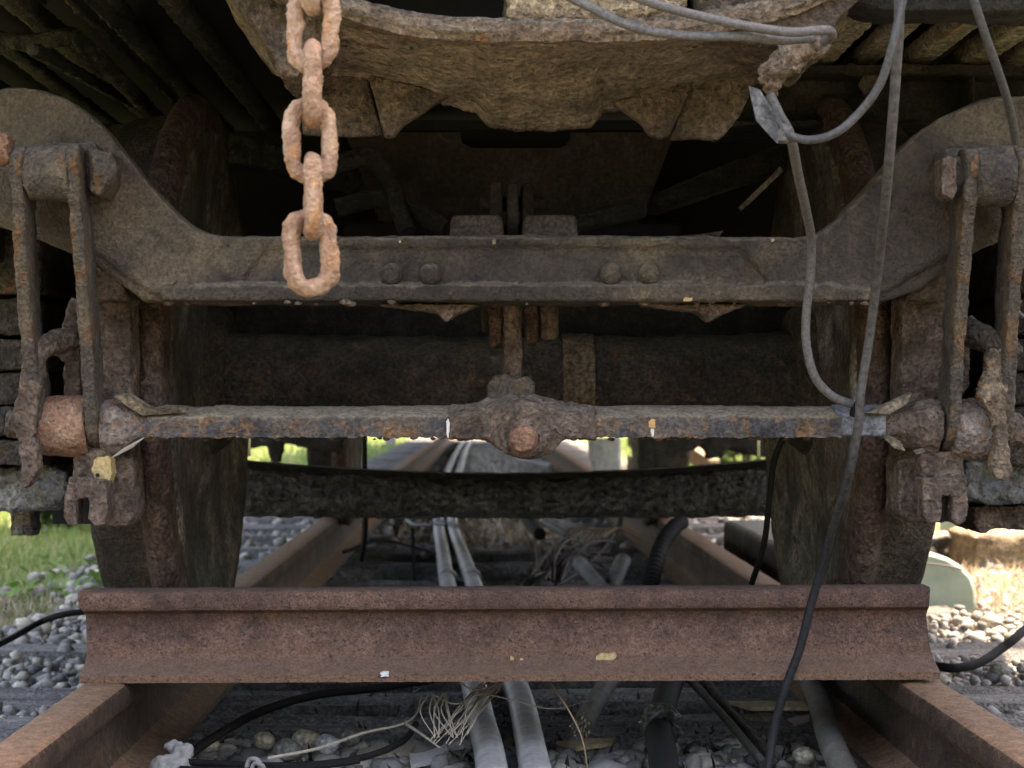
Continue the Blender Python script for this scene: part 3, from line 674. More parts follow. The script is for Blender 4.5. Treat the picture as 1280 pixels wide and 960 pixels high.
m_ = MB(); m_.tube([P(654, 549, 2.335), P(654, 549, 2.285)], [.0225, .0215, .016], 24, 5); build(m_, 'centre_bolt', 'orange_crust', bb, vox=.0025, disp=[(.008, .003)])
m_ = MB(); m_.tube([P(656, 540, 2.316), P(656, 540, 2.302)], [.036, .033], 28, 2); build(m_, 'washer', 'crust', bb, vox=.0025, disp=[(.012, .004)])
# left trunnion
m_ = MB(); m_.tube([P(52, 533, 2.345), P(80, 532, 2.345), P(112, 532, 2.345)], [.039, .041, .040], 40, 8); build(m_, 'trunnion', 'orange_crust', bb, vox=.003, disp=[(.02, .004), (.006, .002)])
m_ = MB(); m_.tube([P(128, 533, 2.35), P(150, 533, 2.35), P(172, 533, 2.35), P(196, 533, 2.35)], [.036, .037, .030, .019, .017], 36, 8); build(m_, 'taper', 'peel', bb, vox=.003, disp=[(.02, .006), (.006, .003)])
m_ = MB(); m_.tube([P(10, 531, 2.345), P(40, 530, 2.345)], [.019, .021], 22, 4); build(m_, 'trunnion_end', 'crust', bb, vox=.003, disp=[(.015, .006)])
m_ = MB(); m_.tube([P(1212, 537, 2.345), P(1240, 537, 2.345)], [.042, .040], 40, 8); m_.tube([P(1188, 536, 2.345), P(1214, 537, 2.345)], [.038, .041], 40, 8); build(m_, 'trunnion', 'peel', bb, vox=.003, disp=[(.02, .004), (.006, .003)])
m_ = MB(); m_.tube([P(1095, 532, 2.35), P(1125, 532, 2.35), P(1150, 533, 2.35), P(1172, 535, 2.35)], [.017, .019, .032, .038, .036], 36, 8); build(m_, 'taper', 'crust', bb, vox=.003, disp=[(.02, .006), (.006, .003)])
m_ = MB(); m_.tube([P(1255, 538, 2.345), P(1277, 538, 2.345)], [.025, .022], 22, 4); build(m_, 'trunnion_end', 'crust', bb, vox=.003, disp=[(.015, .007)])
m_ = MB(); m_.rings([bar_ring(px, 518, 546, 2.327, .05) for px in (1046, 1060, 1080, 1108)]); build(m_, 'scraped_sleeve', grime('scraped', (.085, .09, .10), (.14, .145, .155), (.19, .19, .19), None, fine=200, big=14, bump=.4, bd=.002, rough=(.4, .7), stretch=(3, 1, .2)), bb, bev=.003)
# curled flakes of scale
def flake(pts, Y0, Y1, parent, th=.003, mat='flake_rust'):
    a = [P(x, y, Y0 + (Y1 - Y0) * (i / len(pts))) for i, (x, y) in enumerate(pts)]
    m3 = MB(); m3.prism(a, [p + Vector((.001, .014, th)) for p in a]); return build(m3, 'scale_flake', mat, parent, disp=[(.01, .003)])
flake([(142, 496), (160, 494), (185, 510), (215, 517), (178, 519), (160, 508)], 2.31, 2.33, bb)
flake([(192, 512), (205, 509), (234, 510), (232, 515), (205, 516)], 2.318, 2.325, bb)
flake([(178, 549), (166, 559), (148, 569), (138, 573), (150, 564), (168, 554)], 2.31, 2.30, bb, mat='paint_white')
flake([(1082, 516), (1105, 508), (1140, 492), (1132, 506), (1112, 518)], 2.31, 2.32, bb)
flake([(1110, 545), (1128, 555), (1132, 564), (1118, 560), (1105, 548)], 2.305, 2.31, bb)
flake([(1144, 566), (1156, 563), (1157, 565), (1146, 568)], 2.30, 2.30, bb)
patch(560, 534, 4, 22, 2.3165, 'paint_white', bb, dy=.012, seed=8); patch(815, 530, 10, 14, 2.322, 'paint_orange', bb, dy=.01, seed=9); patch(816, 540, 4, 10, 2.3215, 'paint_white', bb, dy=.01, seed=10)
m_ = MB()
for i in range(60):
    px = random.choice([random.uniform(190, 620), random.uniform(690, 1045)]); m_.ball(P(px, 548 + random.uniform(-1, 2), random.uniform(2.33, 2.38)), random.uniform(.002, .0045), 1, (1.6, 1, .8))
build(m_, 'scale_crumbs', 'crust', bb, vox=.002, disp=[(.004, .002)])['kind'] = 'stuff'
# centre rod dropping from the frame to the beam
pr = thing('centre_rod', 'rusty upright rod between end beam and middle of brake beam', 'rod', P(640, 490, 2.42))
m_ = MB(); m_.tube([P(641, 372, 2.42), P(641, 475, 2.42)], .0125, 18, 8); build(m_, 'rod', 'crust', pr, vox=.0028, disp=[(.02, .004), (.006, .002)])
for k, (x0, x1, y1) in enumerate([(610, 627, 434), (655, 672, 430), (674, 698, 424), (600, 610, 415)]):
    m_ = MB(); m_.slab([(x0, 372), (x1, 372), (x1, y1 - 4), (x1 - 4, y1), (x0 + 3, y1)], 2.45 + .01 * k, 2.48 + .01 * k); build(m_, 'clevis_plate', ('flange', 'flange', 'crust', 'wheel')[k], pr, vox=.003, disp=[(.012, .004)])
m_ = MB(); m_.slab([(610, 510), (609, 482), (618, 470), (634, 468), (645, 474), (660, 470), (668, 480), (668, 510)], 2.40, 2.46); build(m_, 'socket', 'hanger', pr, vox=.003, disp=[(.014, .005)])

# ------------------------------------------------------------------ brake heads and their linkage
def brake_head(left):
    s_ = left
    t = thing('brake_block_carrier', 'rusty slotted brake head hanging before the left wheel' if left else 'rusty slotted brake head hanging before the right wheel', 'brake head', P(125 if left else 1165, 600, 2.38), 'brake heads')
    m2 = MB()
    if left:
        m2.slab([(92, 560), (90, 600), (100, 610), (132, 610), (140, 560)], 2.335, 2.39)
        m2.slab([(118, 560), (166, 575), (168, 640), (160, 657), (135, 658), (120, 640)], 2.365, 2.44)
        m2.slab([(118, 372), (162, 378), (165, 590), (110, 590), (112, 480)], 2.385, 2.45); m2.slab([(118, 330), (150, 350), (162, 376), (118, 376)], 2.35, 2.43)
    else:
        m2.slab([(1150, 565), (1205, 565), (1208, 610), (1155, 610)], 2.335, 2.39)
        m2.slab([(1124, 575), (1170, 565), (1176, 640), (1165, 652), (1135, 652), (1122, 640)], 2.365, 2.44)
        m2.slab([(1128, 378), (1185, 372), (1185, 480), (1190, 590), (1124, 590)], 2.385, 2.45); m2.slab([(1128, 376), (1150, 352), (1180, 335), (1185, 376)], 2.35, 2.43)
    build(m2, 'head_casting', 'crust', t, vox=.003, disp=[(.03, .004), (.010, .002), (.005, .0015)])
    fk = [(86, 596), (81, 622), (79, 645), (84, 656), (95, 657), (96, 624), (111, 622), (111, 650), (118, 658), (130, 656), (135, 640), (132, 600)] if left else [(1152, 598), (1154, 625), (1154, 645), (1160, 654), (1174, 653), (1178, 645), (1178, 620), (1190, 620), (1191, 650), (1197, 656), (1207, 650), (1211, 632), (1208, 598)]
    m2 = MB(); m2.slab(fk, 2.305, 2.345); build(m2, 'fork', 'crust', t, vox=.0022, disp=[(.02, .0025), (.006, .0018)])
    m2 = MB(); m2.slab([(90, 618), (120, 618), (120, 655), (90, 655)] if left else [(1170, 616), (1200, 616), (1200, 652), (1170, 652)], 2.375, 2.38); build(m2, 'slot_shade', 'void', t)  # near-black sheet behind the slot paints the shade inside it
    # shoe hugging the tread
    m2 = MB(); rs = []; cx = XC + (-1 if left else 1) * .575
    for i in range(25):
        a = R(180 - 26 + 46 * i / 24); rs.append([Vector((cx + dx, 2.93 + r_ * math.cos(a), RH + .43 + r_ * math.sin(a) * -1)) for dx, r_ in ((-.035, .442), (.035, .442), (.035, .49), (-.035, .49))])
    m2.rings(rs); build(m2, 'brake_shoe', 'flange', t, vox=.004, disp=[(.02, .004)])
    return t
bhl = brake_head(True); bhr = brake_head(False)
patch(128, 589, 31, 36, 2.328, 'paint_cream', bhl, 'paint_blot', .03, 33, pw=1., label='cream paint blot below the left trunnion')
m_ = MB(); m_.tube([P(122, 594, 2.329), P(122, 594, 2.322)], .0028, 12, 1); build(m_, 'pin_hole', 'void', bhl)
adj = thing('slack_link', 'crusted cranked link beside the left trunnion with a hanging tongue', 'link', P(30, 560, 2.3), 'cranked links at the trunnions')
m_ = MB(); m_.tube([P(100, 375, 2.36), P(88, 415, 2.35), P(80, 425, 2.34)], [.012, .014], 16, 6); m_.tube([P(36, 444, 2.30), P(60, 432, 2.32), P(92, 420, 2.35)], [.016, .0155, .017], 20, 8)
build(m_, 'arm', 'crust', adj, vox=.0026, disp=[(.015, .006), (.006, .003)])
m_ = MB(); m_.slab([(27, 440), (38, 432), (52, 436), (52, 470), (46, 500), (44, 545), (48, 560), (47, 590), (40, 602), (30, 611), (25, 604), (27, 575), (20, 545), (18, 515), (24, 480)], 2.292, 2.318); build(m_, 'cheek', 'crust', adj, vox=.0026, disp=[(.015, .006), (.006, .003)])
m_ = MB(); m_.slab([(66, 440), (98, 425), (100, 500), (80, 505), (80, 455)], 2.37, 2.40); build(m_, 'rear_cheek', 'crust', adj, vox=.0026, disp=[(.015, .006), (.006, .003)])
adj = thing('slack_link', 'crusted cranked link beside the right trunnion with a round pin end', 'link', P(1255, 560, 2.3), 'cranked links at the trunnions')
m_ = MB(); m_.tube([P(1208, 414, 2.35), P(1232, 424, 2.33), P(1262, 433, 2.30)], [.019, .017, .015], 20, 8); m_.ball(P(1270, 437, 2.29), .0085, 2); m_.tube([P(1205, 400, 2.36), P(1215, 415, 2.36)], .014, 12, 3)
build(m_, 'arm', 'hanger', adj, vox=.0026, disp=[(.012, .006), (.006, .003)])
m_ = MB(); m_.slab([(1236, 436), (1262, 436), (1263, 470), (1258, 500), (1260, 545), (1266, 592), (1257, 601), (1246, 598), (1240, 582), (1246, 555), (1240, 520), (1224, 495), (1234, 465)], 2.292, 2.318); build(m_, 'cheek', 'rust_tan', adj, vox=.0026, disp=[(.015, .006), (.006, .003)])
m_ = MB(); m_.slab([(1196, 425), (1213, 425), (1212, 480), (1200, 500), (1190, 495)], 2.37, 2.40); build(m_, 'rear_cheek', 'crust', adj, vox=.0026, disp=[(.015, .006), (.006, .003)])

# ------------------------------------------------------------------ leaf springs, axle boxes
for left in (True, False):
    t = thing('leaf_spring', 'stack of dark rusty spring leaves at the %s edge behind the hangers' % ('left' if left else 'right'), 'leaf spring', P(0 if left else 1280, 560, 2.6), 'leaf springs')
    for k, (y0, y1, w_) in enumerate([(288, 366, 50), (372, 418, 44), (424, 462, 56), (466, 506, 46), (510, 545, 54), (550, 582, 50)]):
        m2 = MB(); x0, x1 = (-70, w_) if left else (1280 + 50 - w_ - 28, 1360)
        a = P(x0, y0, 2.56); b = P(x1, y1, 2.56); m2.box((a.x, 2.56 + .012 * (k % 2), b.z), (b.x, 3.3, a.z)); build(m2, 'leaf', 'axle' if left else 'wheel', t, vox=.006, disp=[(.03, .008), (.01, .003)])
    t = thing('axle_box', 'tarry black axle box bottom at the %s edge above the ground' % ('left' if left else 'right'), 'axle box', P(30 if left else 1260, 640, 2.75), 'axle boxes')
    m2 = MB()
    if left: m2.slab([(-80, 588), (60, 582), (84, 590), (85, 625), (70, 636), (30, 640), (-80, 636)], 2.62, 3.15)
    else: m2.slab([(1208, 578), (1240, 572), (1370, 572), (1370, 625), (1250, 632), (1215, 628), (1206, 610)], 2.62, 3.15)
    build(m2, 'box_casting', 'tar', t, vox=.006, disp=[(.03, .01), (.01, .006)])
    m2 = MB()
    if left:
        for px in (-25, 32): m2.tube([P(px, 625, 2.72), P(px, 668, 2.72)], [.024, .022], 18, 4)
    else: m2.slab([(1215, 634), (1222, 664), (1232, 667), (1240, 660), (1300, 664), (1300, 632)], 2.66, 2.8)
    build(m2, 'lug', 'tar' if left else 'crust', t, vox=.004, disp=[(.012, .006)])
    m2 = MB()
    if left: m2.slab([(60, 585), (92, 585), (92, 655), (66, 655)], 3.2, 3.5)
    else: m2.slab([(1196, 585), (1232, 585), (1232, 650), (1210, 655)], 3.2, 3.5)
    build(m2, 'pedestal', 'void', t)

# ------------------------------------------------------------------ carriage: body, floor, casting
car = thing('rail_carriage', 'old railway carriage with rotten floor boards, seen from beneath its end', 'railway carriage', (XC, 2.2, 1.05))
FZ = CAMZ + .56
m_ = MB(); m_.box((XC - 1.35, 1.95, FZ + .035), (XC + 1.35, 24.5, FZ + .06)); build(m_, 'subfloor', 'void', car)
m_ = MB(); m_.box((XC - 1.38, 1.9, FZ + .0605), (XC + 1.38, 24.6, 2.75)); build(m_, 'body', 'body_paint', car, bev=.05)
for s_ in (-1, 1):
    m_ = MB(); m_.box((XC + s_ * 1.33 - .04, 1.95, FZ - .12), (XC + s_ * 1.33 + .04, 24.5, FZ + .029)); build(m_, 'side_sill', 'dark_steel', car, bev=.008)
xs = np.arange(.35, 1.28, .082)
for i, x in enumerate(xs):
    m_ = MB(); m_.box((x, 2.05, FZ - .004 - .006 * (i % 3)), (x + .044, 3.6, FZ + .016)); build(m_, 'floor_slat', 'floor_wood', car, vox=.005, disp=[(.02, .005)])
xs = np.arange(-1.22, -.2, .11)
for i, x in enumerate(xs):
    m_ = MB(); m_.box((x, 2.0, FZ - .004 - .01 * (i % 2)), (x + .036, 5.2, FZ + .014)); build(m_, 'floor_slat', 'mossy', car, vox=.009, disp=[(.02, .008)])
for a_, b_, r_ in (((75, -10), (236, 142), .010), ((40, 60), (170, 132), .016), ((-30, -25), (180, 130), .014), ((10, -40), (120, 60), .02), ((130, -20), (210, 90), .018)):
    pa = P(*a_, 2.35); Yb = 3.25; pb = P(*b_, Yb); m_ = MB(); m_.tube([pa, pa.lerp(pb, .5), pb], r_ * .6, 10, 10); build(m_, 'floor_pipe', 'mossy', car, vox=.005, disp=[(.02, .008)])
m_ = MB(); m_.tube([P(-20, 50, 2.5), P(45, 53, 2.5), P(85, 46, 2.5), P(110, 62, 2.6), P(180, 130, 2.95)], .014, 10, 8); build(m_, 'brake_pipe', 'mossy', car, vox=.005, disp=[(.02, .006)])
# crossbeams
m_ = MB(); m_.slab([(1060, -60), (1340, -60), (1340, 16), (1100, 12), (1060, 0)], 2.12, 2.2); build(m_, 'end_sill', 'dark_steel', car, vox=.005, disp=[(.03, .008)])
m_ = MB(); m_.slab([(925, 80), (1330, 80), (1330, 93), (925, 93)], 2.78, 2.96); m_.slab([(905, 90), (1330, 90), (1330, 152), (905, 152)], 2.84, 2.9); m_.slab([(1213, 93), (1219, 93), (1219, 152), (1213, 152)], 2.76, 2.9); m_.slab([(905, 150), (1165, 153), (1165, 158), (905, 158)], 2.77, 2.95)
cb = build(m_, 'cross_beam', 'dark_steel', car, vox=.005, disp=[(.03, .006), (.008, .002)], label='dark crossbeam with a large bolt under the right floor')
m_ = MB(); m_.tube([P(1088, 106, 2.86), P(1088, 106, 2.79)], [.020, .019], 6, 2); build(m_, 'bolt_head', 'hanger', cb, bev=.002)
m_ = MB(); m_.tube([P(1072, 132, 2.86), P(1072, 132, 2.83)], [.016, .016], 12, 2); build(m_, 'bolt_hole', 'void', cb)
m_ = MB(); m_.slab([(-40, 150), (50, 155), (232, 152), (300, 168), (420, 200), (500, 240), (500, 262), (420, 232), (300, 205), (232, 195), (-40, 195)], 3.1, 3.2); build(m_, 'cross_beam', 'mossy', car, vox=.008, disp=[(.03, .01)])
m_ = MB(); m_.slab([(1165, 155), (1040, 162), (960, 185), (820, 240), (800, 262), (830, 262), (960, 218), (1060, 200), (1165, 200)], 3.1, 3.2); build(m_, 'cross_beam', 'dark_steel', car, vox=.008, disp=[(.03, .008)])
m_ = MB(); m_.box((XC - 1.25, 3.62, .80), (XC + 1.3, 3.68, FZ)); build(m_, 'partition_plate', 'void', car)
m_ = MB(); m_.slab([(925, 258), (962, 222), (975, 208), (979, 214), (940, 252), (928, 262)], 2.7, 2.72); m_.slab([(838, 296), (880, 292), (905, 288), (900, 294)], 2.7, 2.72); build(m_, 'bright_strip', 'flake_rust', car)
# the curved drag casting, lofted between its front rim and its ragged lower edge
def interp(pts, u):
    x0, x1 = pts[0][0], pts[-1][0]; x = x0 + (x1 - x0) * u
    for (a, b), (c, e) in zip(pts, pts[1:]):
        if x <= c: t_ = (x - a) / (c - a); t_ = t_ * t_ * (3 - 2 * t_) if False else t_; return x, b + (e - b) * t_
    return pts[-1]
rimA = [(285, -60), (340, -38), (400, -10), (450, 8), (500, 22), (560, 29), (620, 31), (700, 31), (780, 31), (850, 28), (930, 14), (1000, -4), (1090, -45)]
rimB = [(285, -20), (305, 25), (330, 62), (350, 88), (400, 92), (460, 97), (520, 110), (560, 124), (600, 133), (617, 152), (650, 156), (700, 155), (735, 152), (748, 133), (790, 126), (860, 106), (920, 96), (970, 95), (1010, 70), (1040, 40), (1095, -20)]
nu, nv = 220, 26; V = []
for i in range(nu + 1):
    u = i / nu; xa, ya = interp(rimA, u); xb, yb = interp(rimB, u)
    for j in range(nv + 1):
        v = j / nv; x = xa + (xb - xa) * v; y = ya + (yb - ya) * v
        Y = 2.02 + .015 * math.sin(v * 3.1) + .22 * v ** 1.3 - (.02 if v < .16 else 0)
        rag = 3 * noise.noise(Vector((x * .05, 0, 8))) + 1.6 * noise.noise(Vector((x * .2, 0, 8)))
        p = P(x, y + rag * v ** 6, Y); nn_ = noise.fractal(Vector((p.x * 7, p.y * 22, p.z * 22)), 1., 2.1, 5); p += Vector((0, -.006, -.002)) * nn_
        V.append(p)
fs = [(i * (nv + 1) + j, i * (nv + 1) + j + 1, (i + 1) * (nv + 1) + j + 1, (i + 1) * (nv + 1) + j) for i in range(nu) for j in range(nv)]
m_ = MB(); m_.add(V, fs); cs = build(m_, 'drag_casting', 'casting', car, ang=None, label='big dusty tan curved casting with ragged lower edge')
sm_ = cs.modifiers.new('thick', 'SOLIDIFY'); sm_.thickness = .02; sm_.offset = 0
for s_, st in ((.02, .003), (.007, .003)):
    dm = cs.modifiers.new('wear', 'DISPLACE'); dm.texture = tex(s_); dm.texture_coords = 'GLOBAL'; dm.strength = st
rs = []
for i in range(161):
    x, y = interp(rimA, i / 160); hgt = 20 + 3 * noise.noise(Vector((x * .03, 1, 1)))
    a, b = P(x, y - 3, 1.998), P(x, y + hgt, 1.998)
    rs.append([Vector((a.x, 1.998 + .003 * noise.noise(a * 30), a.z)), Vector((a.x, 1.996 + .004 * noise.noise(a * 40), (a.z + b.z) / 2)), Vector((b.x, 2.002, b.z)), Vector((b.x, 2.03, b.z)), Vector((a.x, 2.03, a.z))])
m_ = MB(); m_.rings(rs); build(m_, 'rim', 'rim_rust', cs, ang=50, disp=[(.03, .004), (.008, .003)])
for pts, Y0 in (([(375, 80), (456, 92), (478, 168), (440, 170), (378, 168)], 2.22), ([(460, 92), (565, 118), (545, 130), (505, 155), (492, 171), (480, 171)], 2.20),
                ([(765, 128), (870, 96), (838, 168), (826, 174), (812, 168), (800, 152)], 2.20), ([(868, 96), (955, 82), (925, 145), (908, 166), (898, 175), (872, 173), (836, 174)], 2.215)):
    m_ = MB(); m_.slab(pts, Y0, Y0 + .016); build(m_, 'gusset_plate', 'casting_dark', cs, vox=.003, disp=[(.03, .002), (.008, .0014)])
m_ = MB(); m_.slab([(632, -40), (860, -40), (858, 8), (845, 24), (800, 27), (740, 25), (633, 27)], 2.03, 2.2); build(m_, 'wood_block', 'rotten_wood', car, vox=.004, disp=[(.03, .012), (.008, .004)], label='rotten wooden block above the casting')
m_ = MB(); m_.slab([(860, -60), (1090, -60), (1075, -5), (1045, 30), (1035, 60), (1020, 72), (985, 60), (960, 55), (880, 40)], 2.01, 2.2); build(m_, 'rusty_corner', 'casting_dark', cs, vox=.004, disp=[(.03, .009), (.008, .004)])
m_ = MB(); m_.slab([(285, -60), (420, -60), (430, 20), (400, 60), (372, 95), (350, 92), (338, 60), (318, 30), (295, 5)], 2.06, 2.24); build(m_, 'rusty_corner', 'casting_dark', cs, vox=.004, disp=[(.03, .014), (.008, .005)])
m_ = MB()
for px, py, r_ in ((985, 75, 20), (970, 88, 18), (1000, 66, 18), (966, 104, 12), (1020, 60, 14), (958, 92, 12), (968, 116, 7)): m_.ball(P(px, py, 2.0), r_ * .0009, 2)
build(m_, 'rust_knot', 'rust_tan', cs, vox=.003, disp=[(.012, .014), (.005, .005)], label='knotted lump of orange rust where the cables are tied')
m_ = MB(); m_.slab([(483, -40), (632, -40), (632, 40), (483, 40)], 2.25, 2.3); build(m_, 'painted_void', 'void', car)  # near-black sheet stands in for the shaded void above the casting

# ------------------------------------------------------------------ chain
ch = thing('chain', 'hanging chain of thick pale orange rusty links', 'chain', P(388, 372, 1.75))
k = 1.75 / F
for i, (px, py, face) in enumerate([(388, 315, 1), (391, 245, 0), (388, 175, 1), (391, 105, 0), (391, 35, 1), (391, -35, 0), (391, -105, 1), (391, -175, 0), (391, -245, 1)]):
    c = P(px, py, 1.75); r_ = 11.0 * k; hw, hl = 34 * k - r_, 56 * k - r_
    tilt = R(random.uniform(-4, 4)); yaw = R(random.uniform(-10, 10) if face else 90 + random.uniform(-9, 9))
    ring = []
    for q in range(36):
        a = 2 * math.pi * q / 36; x = hw * math.cos(a); z = hw * math.sin(a) + (hl - hw) * (1 if math.sin(a) >= 0 else -1); ring.append((x, z))
    cpts = []
    for x, z in ring:
        v = Matrix.Rotation(yaw, 3, 'Z') @ (Matrix.Rotation(tilt, 3, 'Y') @ Vector((x, 0, z))); cpts.append(c + v)
    rs = []; n_ = len(cpts); pn = (Matrix.Rotation(yaw, 3, 'Z') @ Vector((0, 1, 0)))
    for q in range(n_):
        t_ = (cpts[(q + 1) % n_] - cpts[q - 1]).normalized(); bi = t_.cross(pn); rs.append([cpts[q] + (pn * math.cos(a) + bi * math.sin(a)) * r_ for a in [2 * math.pi * e / 14 for e in range(14)]])
    m_ = MB(); m_.rings(rs, closed=True); build(m_, 'link', 'chain_rust', ch, vox=.0015, disp=[(.02, .005), (.007, .0032), (.003, .0012)])

# ------------------------------------------------------------------ hanging cables
def cable(name, lb, pts, r, mat, cat='cable', group=None, seg=12, sm=8, rip=None):
    m2 = MB(); q = [P(*p) for p in pts]; m2.tube(q, r, seg, sm, rip=rip)
    return tag(build(m2, name, mat, org=q[0]), lb, cat, group)
HG = 'cables hanging from the carriage'
cable('cable', 'pale grey cable crossing the top casting, upper strand', [(760, -20, 1.9), (800, -2, 1.9), (850, 14, 1.9), (920, 30, 1.9), (985, 40, 1.9), (1020, 38, 1.9), (1036, 38, 1.91), (1040, 46, 1.93), (1030, 52, 1.97)], .0052, 'grey_cable', group=HG)
cable('cable', 'pale grey cable crossing the top casting, lower strand', [(700, -10, 1.93), (740, 10, 1.92), (790, 33, 1.91), (850, 44, 1.91), (930, 46, 1.91), (975, 50, 1.92), (1015, 48, 1.93)], .0052, 'grey_cable', group=HG)
cable('cable', 'black and grey cable looping up from the rust knot to the upper right', [(966, 128, 1.98), (972, 152, 1.97), (985, 168, 1.96), (1012, 175, 1.96), (1045, 166, 1.95), (1075, 140, 1.95), (1100, 105, 1.94), (1115, 60, 1.93), (1124, 20, 1.93), (1134, -25, 1.93)], .0048, 'slate_cable', group=HG)
cable('cable', 'grey cable falling from the knot and tucked onto the brake beam', [(962, 118, 1.98), (975, 145, 1.98), (988, 170, 2.0), (998, 220, 2.08), (1008, 265, 2.16), (1014, 300, 2.22), (1013, 345, 2.25), (1008, 390, 2.265), (1008, 430, 2.27), (1018, 470, 2.28), (1040, 495, 2.29), (1066, 506, 2.30), (1074, 514, 2.31)], .0058, 'grey_cable', group=HG)
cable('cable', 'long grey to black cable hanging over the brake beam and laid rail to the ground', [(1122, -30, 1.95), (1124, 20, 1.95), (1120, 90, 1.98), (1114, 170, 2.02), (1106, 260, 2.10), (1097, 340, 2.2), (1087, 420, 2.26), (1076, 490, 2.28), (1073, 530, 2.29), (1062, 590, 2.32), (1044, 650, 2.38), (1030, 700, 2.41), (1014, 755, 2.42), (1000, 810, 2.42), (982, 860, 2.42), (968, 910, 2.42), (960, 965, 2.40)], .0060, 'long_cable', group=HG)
cable('cable', 'dark cable hanging at the top right corner in front of the boss', [(1205, -30, 1.95), (1217, 0, 1.95), (1232, 45, 1.97), (1248, 90, 2.0), (1262, 135, 2.05), (1270, 178, 2.1)], .0050, 'slate_cable', group=HG)
cable('cable', 'faint black cable hanging behind the right brake head', [(985, 535, 2.46), (968, 575, 2.48), (962, 620, 2.5), (955, 680, 2.55), (938, 735, 2.65), (930, 770, 2.7)], .0045, 'black_cable', group=HG)
cable('wire', 'thin orange wire under the slatted floor at the upper right', [(1262, -10, 2.2), (1245, 20, 2.25), (1215, 24, 2.3), (1190, 40, 2.3), (1175, 48, 2.35)], .0022, 'orange_wire')
cable('wire', 'pale wire curl at the right edge beside the rightmost hanger', [(1275, 375, 2.3), (1272, 388, 2.3), (1285, 400, 2.3)], .0028, 'grey_cable')
cable('cable', 'thin black cable hanging straight down left of the centre gap', [(456, 530, 4.2), (456, 600, 4.2), (457, 660, 4.25), (452, 700, 4.4)], .006, 'black_cable', group=HG)
for (px, py, Y_, lb) in ((1071, 513, 2.298, 'black tape tie holding the two cables together above the brake beam'), (979, 168, 1.965, 'frayed grey tape wound round the cables under the rust knot')):
    c_ = P(px, py, Y_); m_ = MB(); m_.tube([c_ + Vector((-.002, 0, -.009)), c_, c_ + Vector((.003, 0, .010))], [.0078, .0088, .0076], 12, 3); tag(build(m_, 'tape_tie', 'black_cable' if py > 400 else 'grey_cable', org=c_, vox=.0015, disp=[(.006, .003)]), lb, 'tape')
tg = thing('cable_tag', 'crumpled grey metal tag hanging beside the rust knot', 'tag', P(955, 110, 1.96))
m_ = MB(); m_.slab([(936, 108), (950, 112), (968, 140), (974, 165), (972, 179), (962, 170), (946, 150)], 1.96, 1.962); m_.slab([(948, 116), (968, 140), (978, 155), (984, 168), (976, 160)], 1.955, 1.957)
build(m_, 'sheet', grime('tag_metal', (.05, .05, .05), (.085, .085, .086), (.13, .13, .13), None, fine=120, big=20, bump=.5, bd=.004, rough=(.4, .6)), tg, disp=[(.02, .006)])

# ------------------------------------------------------------------ pipes and cables on the ground
def gcab(name, lb, pts, r, mat, cat, group=None, seg=14, sm=10, rip=None):
    m2 = MB(); m2.tube(pts, r, seg, sm, rip=rip); return m2, pts
pipes = [('smooth grey conduit pipe between the rails, left one of the pair', [(.02, 1.5, .02), (.008, 2.41, .02), (-.008, 2.8, .02), (-.03, 3.3, .025), (-.07, 4.1, .022), (-.108, 4.87, .03), (-.15, 6, .022), (-.195, 7.2, .02), (-.26, 9.5, .02), (-.29, 13, .02), (-.31, 19, .02), (-.30, 26, .02)]),
         ('smooth grey conduit pipe between the rails, right one of the pair', [(.09, 1.5, .02), (.068, 2.41, .02), (.058, 3.0, .02), (.03, 3.5, .025), (-.005, 4.2, .022), (-.038, 4.87, .03), (-.085, 6, .022), (-.135, 7.2, .02), (-.19, 9.5, .02), (-.20, 13, .02), (-.22, 19, .02), (-.20, 26, .02)])]
for lb, pts in pipes:
    t = thing('conduit_pipe', lb, 'pipe', pts[1], 'pair of conduit pipes along the track')
    m_ = MB(); m_.tube(pts, .0225, 20, 10); build(m_, 'pipe_run', 'conduit', t)
    p = Vector(pts[5]); dd = (Vector(pts[6]) - Vector(pts[4])).normalized(); m_ = MB(); m_.tube([p - dd * .03 + Vector((0, .1, 0)), p + dd * .05 + Vector((0, .1, 0))], .026, 20, 2); build(m_, 'coupling', 'old_conduit', t)
def gthing(name, lb, pts, r, mat, cat='cable', group=None, **kw):
    m2 = MB(); m2.tube(pts, r, kw.get('seg', 14), kw.get('sm', 8), rip=kw.get('rip'))
    o = build(m2, name, mat, org=pts[0], disp=kw.get('disp', ()), vox=kw.get('vox')); tag(o, lb, cat, group); return o
G = lambda px, py, z=0.: P(px, py, (CAMZ - z) * F / (py - 504))     # a point on the ground at height z
gthing('cable', 'black cable on the ground at the left edge by the sleeper end', [G(-40, 822, .03), G(10, 800, .04), G(50, 778, .06), G(80, 768, .08), G(130, 762, .09)], .0068, 'black_cable')
gthing('cable', 'thick dark cable bending across the pebbles at the right edge', [G(1165, 832, .03), G(1195, 835, .03), G(1225, 828, .035), G(1250, 812, .05), G(1272, 795, .07), G(1310, 760, .1)], .0088, 'black_cable')
gthing('cable', 'thick black cable snaking from under the laid rail to the left rail foot', [P(540, 850, 3.05), P(470, 860, 2.95), P(390, 870, 2.85), P(330, 888, 2.75), P(290, 908, 2.68), P(252, 932, 2.55), P(225, 952, 2.48)], .0068, 'black_cable', disp=[(.01, .002)])
gthing('cable', 'glossy black twin cable lying on the pebbles at the bottom left', [P(225, 952, 2.45), P(280, 955, 2.44), P(350, 957, 2.43), P(420, 953, 2.44), P(470, 942, 2.47), P(505, 925, 2.52), P(520, 905, 2.6)], .0048, 'black_cable')
o = gthing('cable', 'glossy black thin cable beside the twin at the bottom left', [P(225, 961, 2.43), P(300, 962, 2.42), P(380, 960, 2.42), P(450, 951, 2.43)], .004, 'black_cable')
